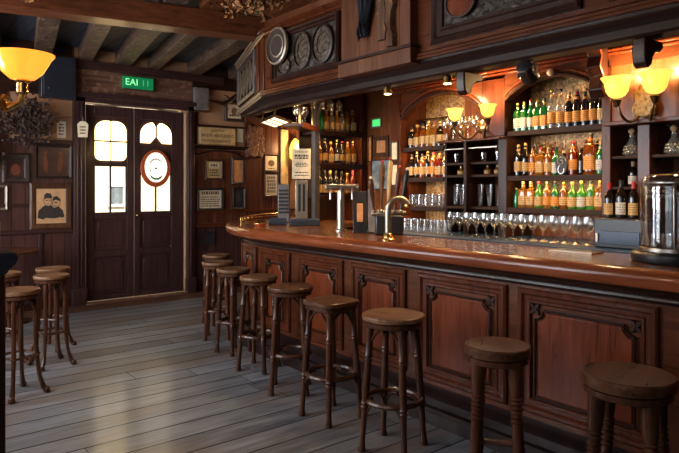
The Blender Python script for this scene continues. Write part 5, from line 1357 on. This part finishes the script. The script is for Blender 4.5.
part(gk, MB().tube(pts, .024, 14), 'neck', M['steel']); part(gk, MB().lathe([(.05,0),(.05,.01),(.036,.02),(.03,.05),(.025,.055)], (0,0,0), 18), 'base', M['brass'])
part(gk, MB().lathe([(.027,0),(.029,.006),(.029,.016),(.027,.022)], (pts[-1][0], 0, pts[-1][2]-.016), 16), 'spout_ring', M['brass'])
dm = thing('glass_dome', (3.315, 1.375, BT), 'clear glass dome on a black base at the right end of the bar top', 'dome')
part(dm, MB().lathe([(.002,0),(.20,0),(.205,.01),(.205,.042),(.19,.055),(.002,.055)], (0,0,0), 12), 'base', M['black'], .003)
part(dm, MB().lathe([(.158,.056),(.160,.06),(.160,.38),(.154,.42),(.135,.445),(.10,.455),(.03,.458),(.0005,.458),(.0005,.454),(.03,.454),(.10,.451),(.132,.441),(.150,.418),(.1565,.38),(.1565,.056)], (0,0,0), 40, closed=True), 'glass_cover', M['dome'])
part(dm, MB().lathe([(.163,.056),(.166,.058),(.166,.074),(.162,.076)], (0,0,0), 40, closed=True), 'base_ring', M['chrome'])
part(dm, MB().lathe([(.008,.056),(.008,.40),(.13,.404),(.13,.41),(.002,.41)], (0,0,0), 20), 'rack', M['chrome'])
for rr, n_, z0 in ((.125,18,.395),(.12,18,.365),(.125,18,.335)):
    for i in range(n_ if z0 == .395 else 0): pass
bl = MB()
for rr, n_, z0 in ((.125,20,.388),(.118,18,.362),(.125,20,.336)):
    for i in range(n_): bl.ball((rr*math.cos(2*PI*i/n_+z0*9), rr*math.sin(2*PI*i/n_+z0*9), z0), .009, 6, 4)
part(dm, bl, 'bead_row', M['silver'])
pk = thing('wooden_board', (3.27, 1.30, BT+.057), 'upright wooden board inside the glass dome', 'board', None, R(-55))
part(pk, MB().box((-.03,-.008,0), (.04,.008,.19)), 'board', M['canop'], .003); part(pk, MB().box((-.035,-.02,0), (.045,.02,.012)), 'foot', M['redx'], .002)
for i, (dx, dy, lb) in enumerate(((-.085, .06, 'first'), (-.03, .005, 'second'))):
    glass_at('small', 3.315+dx, 1.375+dy+.02, BT+.057, 'small tumbler, %s from left, inside the glass dome' % lb, 'tumblers inside the dome')
dr = thing('drip_grille', (3.36, 1.95, BT), 'flat ribbed steel grille lying on the bar top near the dome', 'grille')
part(dr, MB().box((-.07,-.14,0), (.07,.14,.006)), 'plate', M['steel'], .002)
gr = MB()
for i in range(14): gr.box((-.06,-.13+i*.019,.0061), (.06,-.122+i*.019,.010))
part(dr, gr, 'rib_row', M['chrome'])

# ------------------------------------------------------------------ camera, light, view
cam = bpy.data.cameras.new('camera'); co = bpy.data.objects.new('camera', cam); COL.objects.link(co)
co.location = (0, 0, 1.5); co.rotation_euler = (R(90), 0, R(-38.7))
cam.sensor_width = 36; cam.lens = 610/679*36; cam.shift_y = -38.5/679; cam.clip_start = .05
sc.camera = co
wd_ = bpy.data.worlds.new('sky'); sc.world = wd_; wd_.use_nodes = True
bg = wd_.node_tree.nodes['Background']; bg.inputs[0].default_value = (.74, .86, 1, 1); bg.inputs[1].default_value = 1.6
def lamp(kind, name, loc, power, color, rot=(0,0,0), size=.1, size_y=None, spread=None, radius=.03):
    l = bpy.data.lights.new(name, kind); l.energy = power; l.color = color
    if kind == 'AREA':
        l.size = size
        if size_y: l.shape = 'RECTANGLE'; l.size_y = size_y
        if spread: l.spread = spread
    elif kind in ('POINT', 'SPOT'): l.shadow_soft_size = radius
    if kind == 'SPOT': l.spot_size = R(110); l.spot_blend = .8
    o = bpy.data.objects.new(name, l); COL.objects.link(o); o.location = loc; o.rotation_euler = rot
    return o
for (a, b), pw in zip(wins, (14, 105, 125)):
    lamp('AREA', 'daylight', (XL-.16, (a+b)/2, 1.8), pw, (.93, .95, 1.0), (0, R(-90), 0), 1.7, 1.55)
WARM = (1.0, .60, .26)
for p, e in LAMPS: lamp('POINT', 'lamp_light', p, e, WARM, radius=.035)
for p, e in DOWN: lamp('SPOT', 'downlight_beam', p, e, (1.0, .66, .34), radius=.03)
for (x, y, z, ln, e) in STRIPS: lamp('AREA', 'shelf_strip_light', (x, y, z), e, (1.0, .56, .20), (0, 0, R(90) if ln < 0 else 0), .03, abs(ln))
sun = lamp('SUN', 'sun', (3, -10, 20), 11.0, (1, .84, .60), (R(48), 0, 0)); sun.data.angle = R(2)
sc.view_settings.view_transform = 'Standard'; sc.view_settings.look = 'None'; sc.view_settings.gamma = 1.0
sc.view_settings.use_curve_mapping = False; sc.view_settings.exposure = EXPOSURE
sc.cycles.max_bounces = 10; sc.cycles.transparent_max_bounces = 28; sc.cycles.sample_clamp_indirect = 4.0
